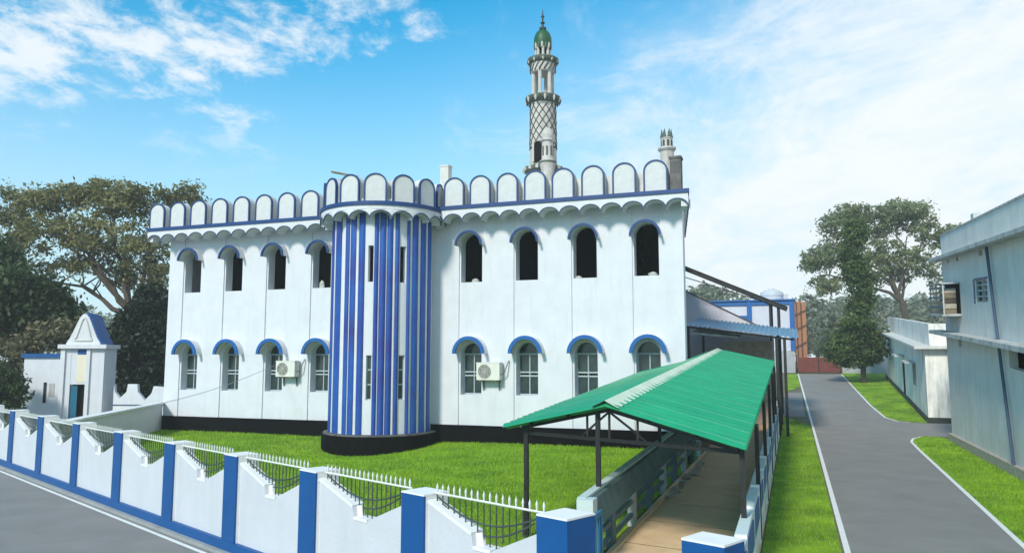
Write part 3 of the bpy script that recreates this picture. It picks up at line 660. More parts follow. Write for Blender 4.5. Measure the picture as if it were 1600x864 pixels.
# side wall closing the lawn on the left
p0, p1 = np.array(mw(-.1, -.1)), np.array(fw(-13.4, .4)); d_ = p1 - p0; ln = float(np.linalg.norm(d_)); rz_ = math.atan2(d_[1], d_[0])
sl = thing('lawn_wall', 'low plain white wall running from the mosque corner to the front wall', 'wall', (p0[0], p0[1], 0), rz_)
part('wall_body', MB().box(0, ln, -.12, .12, -.1, 1.18), m_fwall, sl); part('coping', MB().box(-.0, ln, -.20, .20, 1.181, 1.25), m_fcap, sl)

# ------------------------------------------------------------------ covered walkway: canopy, railing wall, side wall  (local x = right, y = along the lane)
WROT = R(-19.97)
canopy = thing('canopy', 'green corrugated gable roof with pale ridge on black steel posts over the walkway', 'canopy', (0, 0, 0), WROT)
QR, QL, QE, TAU = -2.92, -5.09, -.67, 20.6
def roof_pt(q, tau, up=0.):
    z = 2.44 - (.502 / 2.25) * abs(q - QR) + .0557 * tau + up
    return q, tau + 12.5 - (q - QR) * .457, z
pitch_c, shw = .36, 1.08
def roof_sheet(q0, q1, t0, t1, lift):
    m = MB(); n = int(round((t1 - t0) / (pitch_c / 10))); v = []
    for i in range(n + 1):
        ta = t0 + (t1 - t0) * i / n; ph = ta / pitch_c * 2 * math.pi
        for q in (q0, (q0 + q1) / 2, q1): v.append(roof_pt(q, ta, .068 * math.sin(ph) + lift))
    f = [];
    for i in range(n):
        for j in range(2): f.append((i * 3 + j, i * 3 + j + 1, (i + 1) * 3 + j + 1, (i + 1) * 3 + j))
    m.v = v; m.f = f if q1 > q0 else [tuple(reversed(x)) for x in f]
    return m
nsh = int(TAU / shw) + 1
for i in range(nsh):
    t0 = i * shw; t1 = min(t0 + shw + .02, TAU + (1.6 if False else 0))
    lift = .004 * (i % 2)
    part('roof_sheet', roof_sheet(QR, QE - .0, t0, t1, lift), m_green, canopy, smooth=True)
    qa = QL
    if t1 + 12.5 + (QR - QL) * .457 > 27.8:
        if t1 + 12.5 + (QR + 3.55) * .457 > 27.8: qa = -3.5
        else: qa = QR - max(.6, (27.8 - 12.5 - t1) / .457)
    part('roof_sheet', roof_sheet(QR, qa, t0, t1, lift), m_green, canopy, smooth=True)
rc = MB()
for t0 in np.arange(0, TAU, 1.9):
    t1 = min(t0 + 1.93, TAU); m = MB(); sec = [(-.25, .045), (-.1, .075), (0, .10), (.1, .075), (.25, .045)]
    for ta in (t0 - .04, t1):
        for dq, up in sec: x, y, z = roof_pt(QR + dq, ta, up); m.v.append((x, y, z))
    m.f = [(i, i + 1, 6 + i, 5 + i) for i in range(4)]
    part('ridge_cap', m, m_ridge, canopy)
def rpt(q, tau, up): return Vector(roof_pt(q, tau, up))
def truss(tau, left_q=-4.75, full=True):
    m = MB(); a = rpt(left_q, tau, -.09); b = rpt(QR, tau, -.09); c = rpt(-.78, tau, -.09)
    m.beam(a, b, .05, .06); m.beam(b, c, .05, .06)
    tie = lambda q: Vector((rpt(q, tau, 0).x, rpt(q, tau, 0).y, c.z - .02)); m.beam(tie(left_q), tie(-.78), .05, .06)
    for q in (-3.35, QR, -2.4): m.beam(rpt(q, tau, -.1), tie(q), .035)
    m.beam(tie(-3.5), rpt(QR, tau, -.12), .03); m.beam(tie(-2.2), rpt(QR, tau, -.12), .03)
    part('truss', m, m_blacksteel, canopy)
truss(.3); truss(5.5, -4.75); truss(10.5, -4.75); truss(15.8, -3.3); truss(TAU - .3, -3.3)
pm = MB()
for q in (-4.5, -3.7, -2.2, -1.4, -.8):
    part('purlin', MB().beam(rpt(q, .1, -.05), rpt(q, (TAU if q > -3.6 else 12.), -.05), .04, .05), m_blacksteel, canopy)
def post(q, t, z1, w=.075): return part('post', MB().box(q - w / 2, q + w / 2, t - w / 2, t + w / 2, 0, z1), m_blacksteel, canopy)
for q, tau in ((-4.66, .3), (-3.14, .3), (-.74, .3)):
    x, y, z = roof_pt(q, tau, -.07); post(x, y, z)
for t_ in (14.72, 18.67, 22.9, 27.16, 30.6):
    z = 2.44 - .502 + .0557 * (t_ - 11.5) - .06; post(-.66, t_, z)
for t_ in (19.2, 24.6): x, y, z = roof_pt(-3.14, t_ - 12.5, -.07); post(-3.13, t_, 2.4 + .0557 * (t_ - 12.5) - .1)

# railing wall on the lawn side of the walkway
rw = thing('railing_wall', 'concrete railing along the lawn side of the walkway with broad sloping top beam', 'railing', (*lane(-3.06, 11.9), 0), WROT)
part('end_pier', MB().box(-.16, .10, -.12, .16, 0, 1.06), m_railwhite, rw)
RL = 16.0; zs = lambda y: 1.05 + .02 * y
tb = MB().hexa([(-.18, .0, .92), (-.04, .0, .92), (-.04, RL, .92 + .02 * RL), (-.18, RL, .92 + .02 * RL)], [(-.18, 0, 1.07), (-.04, 0, 1.07), (-.04, RL, 1.07 + .02 * RL), (-.18, RL, 1.07 + .02 * RL)])
part('top_beam', tb, m_railwhite, rw)
ib = MB().hexa([(-.02, .17, .62), (.13, .17, .62), (.13, RL, .62 + .02 * RL), (-.02, RL, .62 + .02 * RL)], [(-.036, .17, 1.03), (.02, .17, 1.0), (.02, RL, 1.0 + .02 * RL), (-.036, RL, 1.03 + .02 * RL)])
part('inner_beam', ib, m_railteal, rw)
for k in range(8): part('baluster_post', MB().box(-.06, .07, 1.35 + k * 1.9, 1.62 + k * 1.9, 0, .66 + .02 * (1.35 + k * 1.9)), m_railteal if k % 2 == 0 else m_slab, rw)
for z in (.13, .38): part('rail', MB().hexa([(-.03, .16, z), (.05, .16, z), (.05, RL, z + .02 * RL), (-.03, RL, z + .02 * RL)], [(-.03, .16, z + .07), (.05, .16, z + .07), (.05, RL, z + .07 + .02 * RL), (-.03, RL, z + .07 + .02 * RL)]), m_railteal, rw)
part('kerb', MB().box(.10, .20, .0, RL, 0, .10), m_walk, rw)
# right side wall of the walkway
sw_ = thing('walkway_wall', 'low white walkway wall with blue band beside the grass strip', 'wall', (*lane(-.66, 8.6), 0), WROT)
for k in range(19):
    y0, y1 = k * 1.95 + .04, (k + 1) * 1.95 - .04; z0 = .86 + .012 * y0; z1 = .86 + .012 * y1
    pn = part('wall_panel', MB().hexa([(-.10, y0, 0), (.0, y0, 0), (.0, y1, 0), (-.10, y1, 0)], [(-.10, y0, z0), (.0, y0, z0), (.0, y1, z1), (-.10, y1, z1)]), m_fcap, sw_)
    part('blue_band', MB().hexa([(.002, y0, z0 - .46), (.022, y0, z0 - .46), (.022, y1, z1 - .46), (.002, y1, z1 - .46)], [(.002, y0, z0 - .10), (.022, y0, z0 - .10), (.022, y1, z1 - .10), (.002, y1, z1 - .10)]), m_brightblue, pn)
    part('coping', MB().hexa([(-.14, y0, z0 + .001), (.02, y0, z0 + .001), (.02, y1, z1 + .001), (-.14, y1, z1 + .001)], [(-.14, y0, z0 + .05), (.02, y0, z0 + .05), (.02, y1, z1 + .05), (-.14, y1, z1 + .05)]), m_railwhite, pn)
for k in range(20): part('wall_post', MB().box(-.12, .03, k * 1.95 - .035, k * 1.95 + .035, 0, .95 + .012 * k * 1.95), m_fcap, sw_)
rb = random.Random(5)
for k in range(9):
    t_ = 18.2 + k * .75 + rb.uniform(-.2, .2); m = MB(); w_ = rb.uniform(.06, .13)
    m.lathe([(w_ * .7, 0), (w_, w_ * .45), (w_ * .8, w_ * .95), (w_ * .3, w_ * 1.25)], 6); m.v = [(x + rb.uniform(-.05, .05), y + rb.uniform(-.05, .05), z * rb.uniform(.8, 1.15)) for x, y, z in m.v]
    o = part('rubble_stone', m, m_rubble, None, (*lane(-2.72 + rb.uniform(-.06, .1), t_), .052), rb.uniform(0, 3)); tag(o, 'pale broken stone lying against the foot of the walkway railing', 'stone', 'stones along the walkway railing')

# entrance roofs at the mosque's right corner
br = thing('entrance_roof', 'blue corrugated lean-to roof over the dark side entrance', 'roof', (*lane(0, 34.5), 0), WROT)
def bp(q, y, up=0.): return (q, y, 4.74 - .135 * (q + 4.5) + .095 * y + up)
for k in range(6):
    q0, q1 = -4.5 + k * .79, -4.5 + (k + 1) * .79 + .02; m = MB(); n = 32
    for i in range(n + 1):
        q = q0 + (q1 - q0) * i / n; u_ = .03 * math.sin(q / .2 * 2 * math.pi) + .004 * (k % 2)
        m.v += [bp(q, 0, u_), bp(q, 6.5, u_)]
    m.f = [(2 * i, 2 * i + 2, 2 * i + 3, 2 * i + 1) for i in range(n)]
    part('roof_sheet', m, m_bluesheet, br, smooth=True)
fm = MB()
for y in (.15, 3.2, 6.3): fm.beam(bp(-4.4, y, -.09), bp(.1, y, -.09), .07, .09)
part('purlin', fm, m_blacksteel, br)
for q, y in ((-.62, .2), (-.30, .2), (-.62, 3.2), (-.62, 6.3), (-4.3, .2), (-4.3, 6.3)):
    part('post', MB().box(q - .06, q + .06, y - .06, y + .06, 0, bp(q, y, -.08)[2]), m_blacksteel, br)
for k in range(5): part('roof_brace', MB().beam(bp(-4.2, .4 + k * .7, -.35), bp(-2.2, .5 + k * .7, -.30), .07, .10), m_slab if k % 2 == 0 else m_rust, br)
ew = thing('entrance_wall', 'grey lilac stair wall with sloping top behind the blue entrance roof', 'wall', (*lane(0, 41.6), 0), WROT)
part('stair_wall', MB().prism([(-5.9, 0), (-.9, 0), (-.9, 4.55), (-1.1, 4.62), (-5.9, 7.15)], 0, .22), m_lilac, ew)
part('coping', MB().beam((-5.9, .11, 7.19), (-1.05, .11, 4.64), .28, .07), m_rust, ew)
part('return_wall', MB().box(-3.2, -.9, -2.2, -2.0, 0, 4.1), m_rubble, ew)
lt = thing('stair_roof', 'long dark rusty lean-to roof sloping down over the outside stair', 'roof', (*lane(0, 40.2), 0), WROT)
def lp_(q, y, up=0.): return (q, y, 8.25 - .452 * (q + 5.6) + .045 * y + up)
for k in range(6):
    y0, y1 = k * .75, k * .75 + .77; m = MB(); n = 30
    for i in range(n + 1):
        y = y0 + (y1 - y0) * i / n; u_ = .028 * math.sin(y / .19 * 2 * math.pi) + .004 * (k % 2); m.v += [lp_(-5.7, y, u_), lp_(-.15, y, u_)]
    m.f = [(2 * i, 2 * i + 1, 2 * i + 3, 2 * i + 2) for i in range(n)]
    part('roof_sheet', m, m_rust, lt, smooth=True)
for y in (.1, 2.2, 4.3): part('rafter', MB().beam(lp_(-5.6, y, -.12), lp_(-.2, y, -.12), .07, .14), m_blacksteel, lt)
for q in (-4.4, -3.3, -2.2, -1.1): part('purlin', MB().beam(lp_(q, 0, -.06), lp_(q, 4.5, -.06), .05, .05), m_blacksteel, lt)
part('lower_chord', MB().beam(lp_(-5.6, .1, -.62), lp_(-1.6, .1, -.25), .045), m_blacksteel, lt)
for q, y in ((-.98, .3), (-.60, .3), (-.98, 4.2), (-.60, 4.2)): part('post', MB().box(q - .05, q + .05, y - .05, y + .05, float(terr(*lane(q, 40.2 + y))), lp_(q, y, -.1)[2]), m_blacksteel, lt)

# ------------------------------------------------------------------ right: blue-grey house, old white house
BC = np.array([17.376, 30.699]); BE = np.array([-.35, -.937]) / math.hypot(.35, .937); BROT = math.atan2(BE[1], BE[0])
bh = thing('blue_grey_house', 'two-storey blue-grey house with stained ledges and flat parapet beside the lane', 'house', (BC[0], BC[1], 0), BROT)
SH = lambda p: (p[0], p[1], p[2] - .066 * p[0] * min(1, max(0, p[2] / 2.)))
X0, X1, W_ = -.35, 22, 8.
def holed(mb, x0, x1, z0, z1, holes, y0, y1):
    xs = sorted({x0, x1} | {h[0] for h in holes} | {h[1] for h in holes}); zs_ = sorted({z0, z1} | {h[2] for h in holes} | {h[3] for h in holes})
    for i in range(len(xs) - 1):
        for j in range(len(zs_) - 1):
            cx, cz = (xs[i] + xs[i + 1]) / 2, (zs_[j] + zs_[j + 1]) / 2
            if not any(h[0] < cx < h[1] and h[2] < cz < h[3] for h in holes): mb.box(xs[i], xs[i + 1], y0, y1, zs_[j], zs_[j + 1])
holes = [(5.55, 7.3, 5.45, 6.2), (2.1, 2.65, 3.86, 4.14), (9.4, 11.2, 3.6, 4.1), (6.45, 6.95, 6.96, 7.14), (2.6, 3.1, 6.99, 7.14), (.9, 1.2, 7.02, 7.14)]
w = MB(); holed(w, X0, X1, 0, 8.17, holes, 0, .22); part('wall', w.xf(SH), m_bluehouse, bh)
part('end_wall', MB().box(X0, X0 + .2, .222, W_, -.3, 8.17).xf(SH), m_bluehouse, bh)
part('inner_wall', MB().box(X0 + .2, X1, .5, .6, .1, 8.0).xf(SH), m_dark, bh)
part('parapet_cap', MB().box(X0 - .03, X1, -.03, .25, 8.172, 8.23).xf(SH), m_slab, bh)
part('roof_ledge', MB().box(X0 - .35, X1, -.42, -.003, 7.16, 7.28).xf(SH), m_slab, bh)
part('floor_ledge', MB().box(X0 - .8, X1, -.50, -.003, 4.22, 4.36).xf(SH), m_slab, bh)
part('base_plinth', MB().box(X0 - .1, X1, -.14, -.003, -.2, .30), m_rubble, bh)
part('drainpipe', MB().tube([SH((8.05 + .0, -.10, 7.15)), SH((8.8, -.10, 4.1)), (9.6, -.10, .3)], .045, 8), m_rim, bh, smooth=True)
part('nib', MB().box(5.6, 6.0, .0, .22, 8.232, 8.42).xf(SH), m_slab, bh)
win = MB()
for x in (5.55, 6.42, 7.22): win.box(x, x + .08, .04, .10, 5.45, 6.2)
for z in (5.45, 5.63, 5.82, 6.0, 6.14): win.box(5.63, 7.22, .05, .09, z, z + .05)
wn = part('window', win.xf(SH), m_slab, bh); part('window_pane', MB().box(5.63, 7.22, .12, .13, 5.45, 6.2).xf(SH), m_glass, wn); part('blue_surround', MB().box(5.40, 5.545, -.02, .0, 5.42, 6.23).box(5.545, 7.45, -.02, .0, 6.202, 6.26).xf(SH), m_blue, wn)
cg = part('window_cage', MB().box(.12, 3.1, -.62, -.004, 4.98, 5.06).box(.12, 3.1, -.62, -.004, 6.16, 6.21).xf(SH), m_slab, bh)
part('cage_screen', MB().box(.2, 3.0, -.03, -.004, 5.062, 6.158).xf(SH), m_dark, cg)
for k in range(6): part('cage_slat', MB().box(.15, 3.05, -.60, -.575, 5.10 + k * .18, 5.16 + k * .18).xf(SH), m_rim if k % 2 else m_wood, cg)
for x in (.14, 1.55, 3.0): part('cage_bar', MB().box(x, x + .06, -.572, -.53, 5.062, 6.158).xf(SH), m_slab, cg)
for k in range(5): part('stored_box', MB().box(1.9, 2.8, -.5, -.1, 5.07 + k * .19, 5.24 + k * .19).xf(SH), (m_wood, m_rubble, m_rust)[k % 3], cg)

wh = thing('white_house', 'low old whitewashed house with stained roof parapet and black plinth', 'house', (*lane(6.1, 42.5), 0), WROT + R(-1.8))
SV = lambda p: (p[0], p[1], p[2] + .066 * p[1])
HL, HW = 24.6, 7.
hw_ = MB(); hd = [(0, HL)]
def holed_y(mb, y0, y1, z0, z1, holes, x0, x1):
    t = MB(); holed(t, y0, y1, z0, z1, holes, x0, x1); mb.add([(p[1], p[0], p[2]) for p in t.v], [tuple(reversed(f)) for f in t.f])
holed_y(hw_, 0, HL, -.1, 3.75, [(10.2, 11.6, .3, 2.5), (4.3, 5.9, 1.45, 2.75), (17.5, 19., 1.5, 2.7)], 0, .22)
hw_.box(.22, HW, 0, .22, -.1, 3.75); part('wall', hw_.xf(SV), m_housewhite, wh)
part('inner_wall', MB().box(.6, .7, .3, HL, 0, 3.7).xf(SV), m_dark, wh)
part('plinth', MB().box(-.08, -.003, -.06, HL, -.3, .42).box(-.003, HW, -.08, -.003, -.3, .42).xf(SV), m_mould, wh)
part('roof_ledge', MB().box(-.5, HW, -.45, HL + .3, 3.752, 3.87).xf(SV), m_parapet, wh)
part('roof_parapet', MB().box(.25, .45, .3, HL, 3.872, 4.95).box(.45, HW, .3, .5, 3.872, 4.95).xf(SV), m_housewhite, wh)
part('door', MB().box(.012, .05, 10.2, 11.6, .3, 2.5).xf(SV), m_dark, wh)
for y0, y1 in ((10.0, 11.8), (4.1, 6.1)): part('door_hood' if y0 > 9 else 'window_hood', MB().box(-.55, -.003, y0, y1, 2.72, 2.80).xf(SV), m_slab, wh)
for y0, y1 in ((4.3, 5.9), (17.5, 19.)):
    f = MB()
    for yy in np.linspace(y0, y1 - .06, 4): f.box(.006, .04, yy, yy + .06, 1.46, 2.7)
    wf = part('window', f.xf(SV), m_slab, wh); part('window_pane', MB().box(.045, .055, y0, y1, 1.46, 2.7).xf(SV), m_glass, wf)
part('meter_box', MB().box(2.3, 2.55, -.12, -.003, 1.9, 2.3).xf(SV), m_slab, wh)

# end of the lane: maroon gate, grey walls, blue framed building
gt = thing('lane_gate', 'low maroon double gate closing the far end of the lane', 'gate', (*lane(.35, 71.2), float(terr(*lane(2, 71.2)))), WROT)
for k in range(2):
    lf = part('leaf', MB().box(.06 + k * 1.72, 1.70 + k * 1.72, -.02, .02, .08, 1.35), m_redgate, gt)
    for j in range(5): part('rib', MB().box(.14 + k * 1.72 + j * .36, .20 + k * 1.72 + j * .36, -.05, -.021, .1, 1.32), m_redgate, lf)
for x in (-.06, 1.72, 3.46): part('gate_post', MB().box(x - .05, x + .05, -.06, .06, 0, 1.75 if x == 1.72 else 1.5), m_blacksteel, gt)
lw = thing('lane_end_wall', 'plain grey wall right of the maroon gate behind the dark tree', 'wall', (*lane(3.95, 71.6), float(terr(*lane(5, 71.6)))), WROT)
part('wall_body', MB().box(0, 4.2, 0, .2, -.4, 1.55), m_greyblock, lw); part('coping', MB().box(-.03, 4.2, -.03, .23, 1.551, 1.62), m_slab, lw)
bb = thing('framed_building', 'white building with blue concrete frame and orange side wall at the lane end', 'building', (*lane(.2, 71.8), 2.1), WROT)
part('wall', MB().box(-12, -.12, .12, 6, 1.9, 6.15), m_lilac, bb); part('base_wall', MB().box(-12, 0, .02, 6.05, -.6, 1.898), m_greyblock, bb)
for x in (-11.9, -7.8, -3.7, -.12): part('frame_column', MB().box(x - .2, x + .2, -.05, .118, 1.9, 6.3), m_brightblue, bb)
for z, xa, xb in ((3.55, -7.6, -.32), (5.95, -12, .08), (4.75, -12, -3.9)): part('frame_beam', MB().box(xa, xb, -.02, .10, z, z + .28), m_brightblue, bb)
part('orange_side', MB().slab([(.09, .1), (1.05, 1.2), (1.05, 6.2), (.09, 6.)], .4, 6.2), m_brick, bb)
part('roof_slab', MB().box(-12.2, .2, -.15, 6.1, 6.302, 6.42), m_brightblue, bb)
for k, (xa, ya) in enumerate(((.25, .28), (.62, .71))): part('side_pipe', MB().tube([(xa + .02, ya - .08, .5), (xa + .02, ya - .08, 6.1)], .045, 6), m_rust, bb)
for z in (2.2, 3.7, 5.0): part('side_brace', MB().beam((.12, .0, z), (1.06, 1.12, z + .5), .05), m_rust, bb)
for k in range(3): part('dark_window', MB().box(-7.3 + k * 2.2 - (2.6 if k == 0 else 0), -6.1 + k * 2.2 - (2.6 if k == 0 else 0), .10, .118, 2.3, 3.4), m_glass, bb)
tk = thing('water_tank', 'grey round water tank on the roof of the blue framed building', 'water tank', (*lane(-1.6, 74.5), 8.53), WROT)
part('tank_body', MB().lathe([(1.0, 0), (1.02, .1), (1.0, .45), (1.04, .5), (1.0, .8), (.7, 1.0), (.3, 1.06)], 18), m_tank, tk, smooth=True); part('lid', MB().lathe([(.3, 1.061), (.3, 1.16), (.1, 1.2)], 12), m_tank, tk)
o = part('roof_tank_box', MB().box(-.45, .45, -.4, .4, 0, .75), m_tank, None, (*lane(-.2 - .4, 76), 8.53), WROT); o.name = 'stair_housing'; tag(o, 'small grey square roof box right of the water tank', 'roof box')

# ------------------------------------------------------------------ left: gatehouse and notched wall behind the lawn wall
gy = 38.0; gx0 = at(92, 640, gy)[0]
gh = thing('gatehouse', 'small white gatehouse with blue-edged pointed gable beyond the front wall', 'gatehouse', (gx0, gy, 0), R(6)); gh.scale = (.72, .62, 1)
part('wall', MB().box(0, .6, 0, .3, 0, 3.75).box(1.72, 2.75, 0, .3, 0, 3.75).box(.6, 1.72, .02, .3, 2.0, 3.75).box(0, .25, .302, 2.4, 0, 3.75).box(2.5, 2.75, .302, 2.4, 0, 3.75), m_wall, gh)
part('pier', MB().box(-.06, .22, -.14, -.003, 0, 3.75), m_trim, gh); part('pier', MB().box(1.62, 1.86, -.14, -.003, 0, 3.75), m_trim, gh)
part('cream_panel', MB().box(1.0, 1.6, -.01, .015, 2.1, 3.45), m_yellow, gh)
part('blue_panel', MB().box(1.0, 1.6, -.012, .012, 3.455, 3.7), m_fenceblue, gh)
part('doorway', MB().box(.6, 1.72, .5, .55, 0, 2.0), m_dark, gh)
dl = part('door_leaf', MB().box(0, .42, -.02, .02, .05, 1.95), m_teal, gh, (.63, .1, 0), R(18)); 
dl = part('door_leaf', MB().box(-.42, 0, -.02, .02, .05, 1.95), m_teal, gh, (1.70, .1, 0), R(-80))
part('roof_slab', MB().box(-.2, 2.95, -.35, 2.5, 3.752, 3.95), m_trim, gh)
og = [(-1.12, 0), (1.12, 0), (1.08, .10), (.90, .30), (.68, .66), (.48, 1.02), (.30, 1.32), (.14, 1.47), (0, 1.52), (-.14, 1.47), (-.30, 1.32), (-.48, 1.02), (-.68, .66), (-.90, .30), (-1.08, .10)]
gb = part('gable', MB().prism(og, 0, 2.3), m_trim, gh, (1.35, -.1, 3.953))
so = MB()
for (xa, za), (xb, zb) in zip(og[1:9], og[2:9]): so.hexa([(xa, .1, za - .0), (xa + .07, .1, za), (xa + .07, 2.3, za), (xa, 2.3, za)], [(xb, .1, zb), (xb + .07, .1, zb + .03), (xb + .07, 2.3, zb + .03), (xb, 2.3, zb)])
part('blue_extrados', so.xf(lambda p: (p[0] + .005, p[1], p[2])), m_brightblue, gb)
part('gable_ring', MB().tube([(x * .52, -.03, .12 + z * .78) for x, z in og[2:] + og[2:3]], .05, 6), m_parapet, gb)
part('wing', MB().box(-2.55, -.065, .3, 2.2, 0, 3.3), m_wall, gh); part('wing_band', MB().box(-2.7, -.063, .15, 2.3, 3.302, 3.5), m_fenceblue, gh)
part('wing_window', MB().box(-1.2, -1.0, .27, .298, 1.1, 2.1), m_glass, gh); part('notice_board', MB().box(-.85, -.5, .27, .298, 1.4, 2.05), m_slab, gh)
part('wing_gap', MB().box(-.2, -.066, .26, .298, 0, 2.1), m_dark, gh)
nw_x = at(176, 640, 38.6)
nw = thing('notched_wall', 'white wall with two V-shaped notches between gatehouse and mosque', 'wall', (nw_x[0], 38.6, 0), R(-4))
NL = 2.7
part('wall_body', MB().prism([(0, 0), (NL, 0), (NL, 1.85), (2.05, 1.9), (1.95, 1.55), (1.62, 1.2), (1.25, 1.62), (1.2, 2.0), (.72, 2.0), (.66, 1.62), (.33, 1.3), (.06, 1.62), (0, 2.0)], 0, .2), m_wall, nw)
part('lower_moulding', MB().box(0, NL, -.03, -.003, .95, 1.0), m_rim, nw)
for x in (.15, 1.35): part('stain_patch', MB().prism([(x, .5), (x + .45, .45), (x + .6, .8), (x + .3, .93), (x + .05, .85)], -.012, -.004), m_bluehouse, nw)

# ------------------------------------------------------------------ trees: trunk with limbs, crown of leaf clumps
def limb(mb, p, q, r0, r1, rng, n=6, wob=.05):
    p, q = Vector(p), Vector(q); L_ = (q - p).length; pts = []
    for i in range(n + 1):
        f = i / n; o = Vector((rng.uniform(-1, 1), rng.uniform(-1, 1), rng.uniform(-.5, .5))) * L_ * wob * (1 if 0 < i < n else 0)
        pts.append(p.lerp(q, f) + o + Vector((0, 0, .06 * L_ * math.sin(math.pi * f))))
    mb.tube(pts, [r0 + (r1 - r0) * i / n for i in range(n + 1)], 7, r1=1); return pts
def leaves_np(rng, blobs, size, clump=.8, leaves=42, flat=.7):
    vs = []
    for (cx, cy, cz, rx, ry, rz, n) in blobs:
        d = rng.normal(size=(n, 3)); d /= np.linalg.norm(d, axis=1)[:, None]; rad = rng.random(n) ** .45
        cc = np.array([cx, cy, cz]) + d * rad[:, None] * np.array([rx, ry, rz])
        cs = clump * rng.uniform(.5, 1.3, n)
        P = np.repeat(cc, leaves, 0) + rng.normal(size=(n * leaves, 3)) * np.repeat(cs, leaves)[:, None] * np.array([.5, .5, .5 * flat])
        m = len(P); a = rng.normal(size=(m, 3)); a /= np.linalg.norm(a, axis=1)[:, None]; b = np.cross(a, rng.normal(size=(m, 3))); b /= np.linalg.norm(b, axis=1)[:, None]
        s = size * rng.uniform(.55, 1.35, m)[:, None]; q = np.empty((m, 4, 3))
        q[:, 0] = P - a * s; q[:, 1] = P + b * s * .45; q[:, 2] = P + a * s; q[:, 3] = P - b * s * .45; vs.append(q)
    return np.concatenate(vs).reshape(-1, 3)
def tree(name, label, cat, base, h_trunk, r_trunk, limbs, blobs, lm, size, seed, clump=.8, leaves=42, lean=(0, 0), group=None):
    t = thing(name, label, cat, base, 0, group); rng = random.Random(seed); nr = np.random.default_rng(seed)
    mb = MB(); top = Vector((lean[0], lean[1], h_trunk)); limb(mb, (0, 0, -.4), top, r_trunk, r_trunk * .72, rng, 6, .02)
    tr_ = part('trunk', mb, m_bark, t, smooth=True)
    for (fx, x, y, z) in limbs:
        st_ = Vector((0, 0, 0)).lerp(top, fx); b2 = MB(); pts = limb(b2, st_, (x, y, z), r_trunk * .5, r_trunk * .12, rng)
        for k in (2, 3, 4, 5):
            for _ in range(2):
                e = pts[k] + Vector((rng.uniform(-1, 1), rng.uniform(-1, 1), rng.uniform(.0, 1))) * (Vector((x, y, z)) - st_).length * .32
                limb(b2, pts[k], e, r_trunk * .16, r_trunk * .04, rng, 4)
        part('limb', b2, m_bark, tr_, smooth=True)
    link('crown', raw_mesh('crown', leaves_np(nr, blobs, size, clump, leaves), 4, lm), t)
    return t
def px_blobs(base, y, lst):
    """ellipsoids given by their place in the photo (u, v, half width, half height) at depth y, as offsets from the tree base"""
    out = []
    for u, v, ru, rv, dy, n in lst:
        p = at(u, v, y + dy); s = (y + dy) / F_PX
        out.append((p[0] - base[0], p[1] - base[1], p[2] - base[2], ru * s, (ru + rv) * .5 * s, rv * s, n))
    return out
def px_limbs(base, y, lst): return [(f, *(at(u, v, y + dy) - np.array(base))) for f, u, v, dy in lst]
# big olive tree behind the gatehouse
y = 56; b = (*at(196, 600, y)[:2], 0.)
tree('rain_tree', 'large olive-brown spreading tree behind the gatehouse and mosque end', 'tree', b, at(200, 478, y)[2], .42,
     px_limbs(b, y, [(.95, 130, 400, -1), (.95, 190, 370, 1), (.98, 255, 350, 0), (.9, 80, 440, 1), (.97, 60, 340, -1), (.98, 160, 320, 2), (.96, 235, 430, -1)]),
     px_blobs(b, y, [(60, 314, 42, 24, 0, 44), (120, 306, 45, 22, 1, 52), (180, 312, 52, 28, 0, 62), (235, 320, 50, 30, 1, 56), (290, 310, 30, 22, 2, 24), (30, 338, 36, 28, 1, 34), (90, 365, 60, 34, -1, 54), (160, 372, 60, 38, 0, 58), (225, 380, 45, 40, 0, 44), (15, 305, 16, 14, 0, 10), (150, 292, 22, 10, 0, 10),
                     (250, 425, 22, 30, 0, 26), (195, 428, 38, 22, 1, 30), (120, 415, 40, 16, 0, 24), (20, 380, 28, 30, 0, 34), (60, 420, 34, 14, 2, 16)]), l_olive, .17, 11, .70, 40)
# dark tree low on the left
y = 44; b = (*at(-25, 620, y)[:2], 0.)
tree('shade_tree', 'dark green tree filling the left edge below the olive tree', 'tree', b, at(0, 520, y)[2], .35,
     px_limbs(b, y, [(.9, 20, 420, 0), (.9, 70, 470, 0), (.8, -30, 400, 1)]),
     px_blobs(b, y, [(15, 468, 55, 40, 0, 150), (70, 470, 42, 34, 0, 80), (0, 410, 30, 32, 1, 40), (-20, 520, 60, 45, 0, 80), (25, 445, 40, 26, -1, 60), (100, 500, 14, 20, 0, 14), (15, 350, 16, 16, 0, 0)][:6]), l_dark, .19, 12, .7, 46)
# dry scrub by the gatehouse
y = 42.5; b = (*at(35, 640, y)[:2], 0.)
tree('dry_shrub', 'straw-coloured dry shrub with bare twigs left of the gatehouse', 'shrub', b, 1.2, .12,
     px_limbs(b, y, [(.7, 20, 540, 0), (.7, 60, 520, 0), (.7, 80, 530, 0), (.7, 5, 560, 0), (.9, 45, 500, 0)]),
     px_blobs(b, y, [(30, 545, 36, 26, 0, 30), (70, 525, 26, 20, 0, 24), (10, 590, 26, 26, 0, 24), (95, 515, 20, 14, 0, 12)]), l_dry, .16, 13, .6, 36)
y = 36; b = (*at(8, 660, y)[:2], 0.)
tree('round_bush', 'dense dark bush low at the left edge beside the gatehouse wing', 'bush', b, .8, .1, px_limbs(b, y, [(.7, 0, 600, 0), (.7, 25, 610, 0)]),
     px_blobs(b, y, [(8, 612, 30, 28, 0, 110), (-10, 590, 24, 26, 0, 50)]), l_dark, .11, 14, .4, 40)
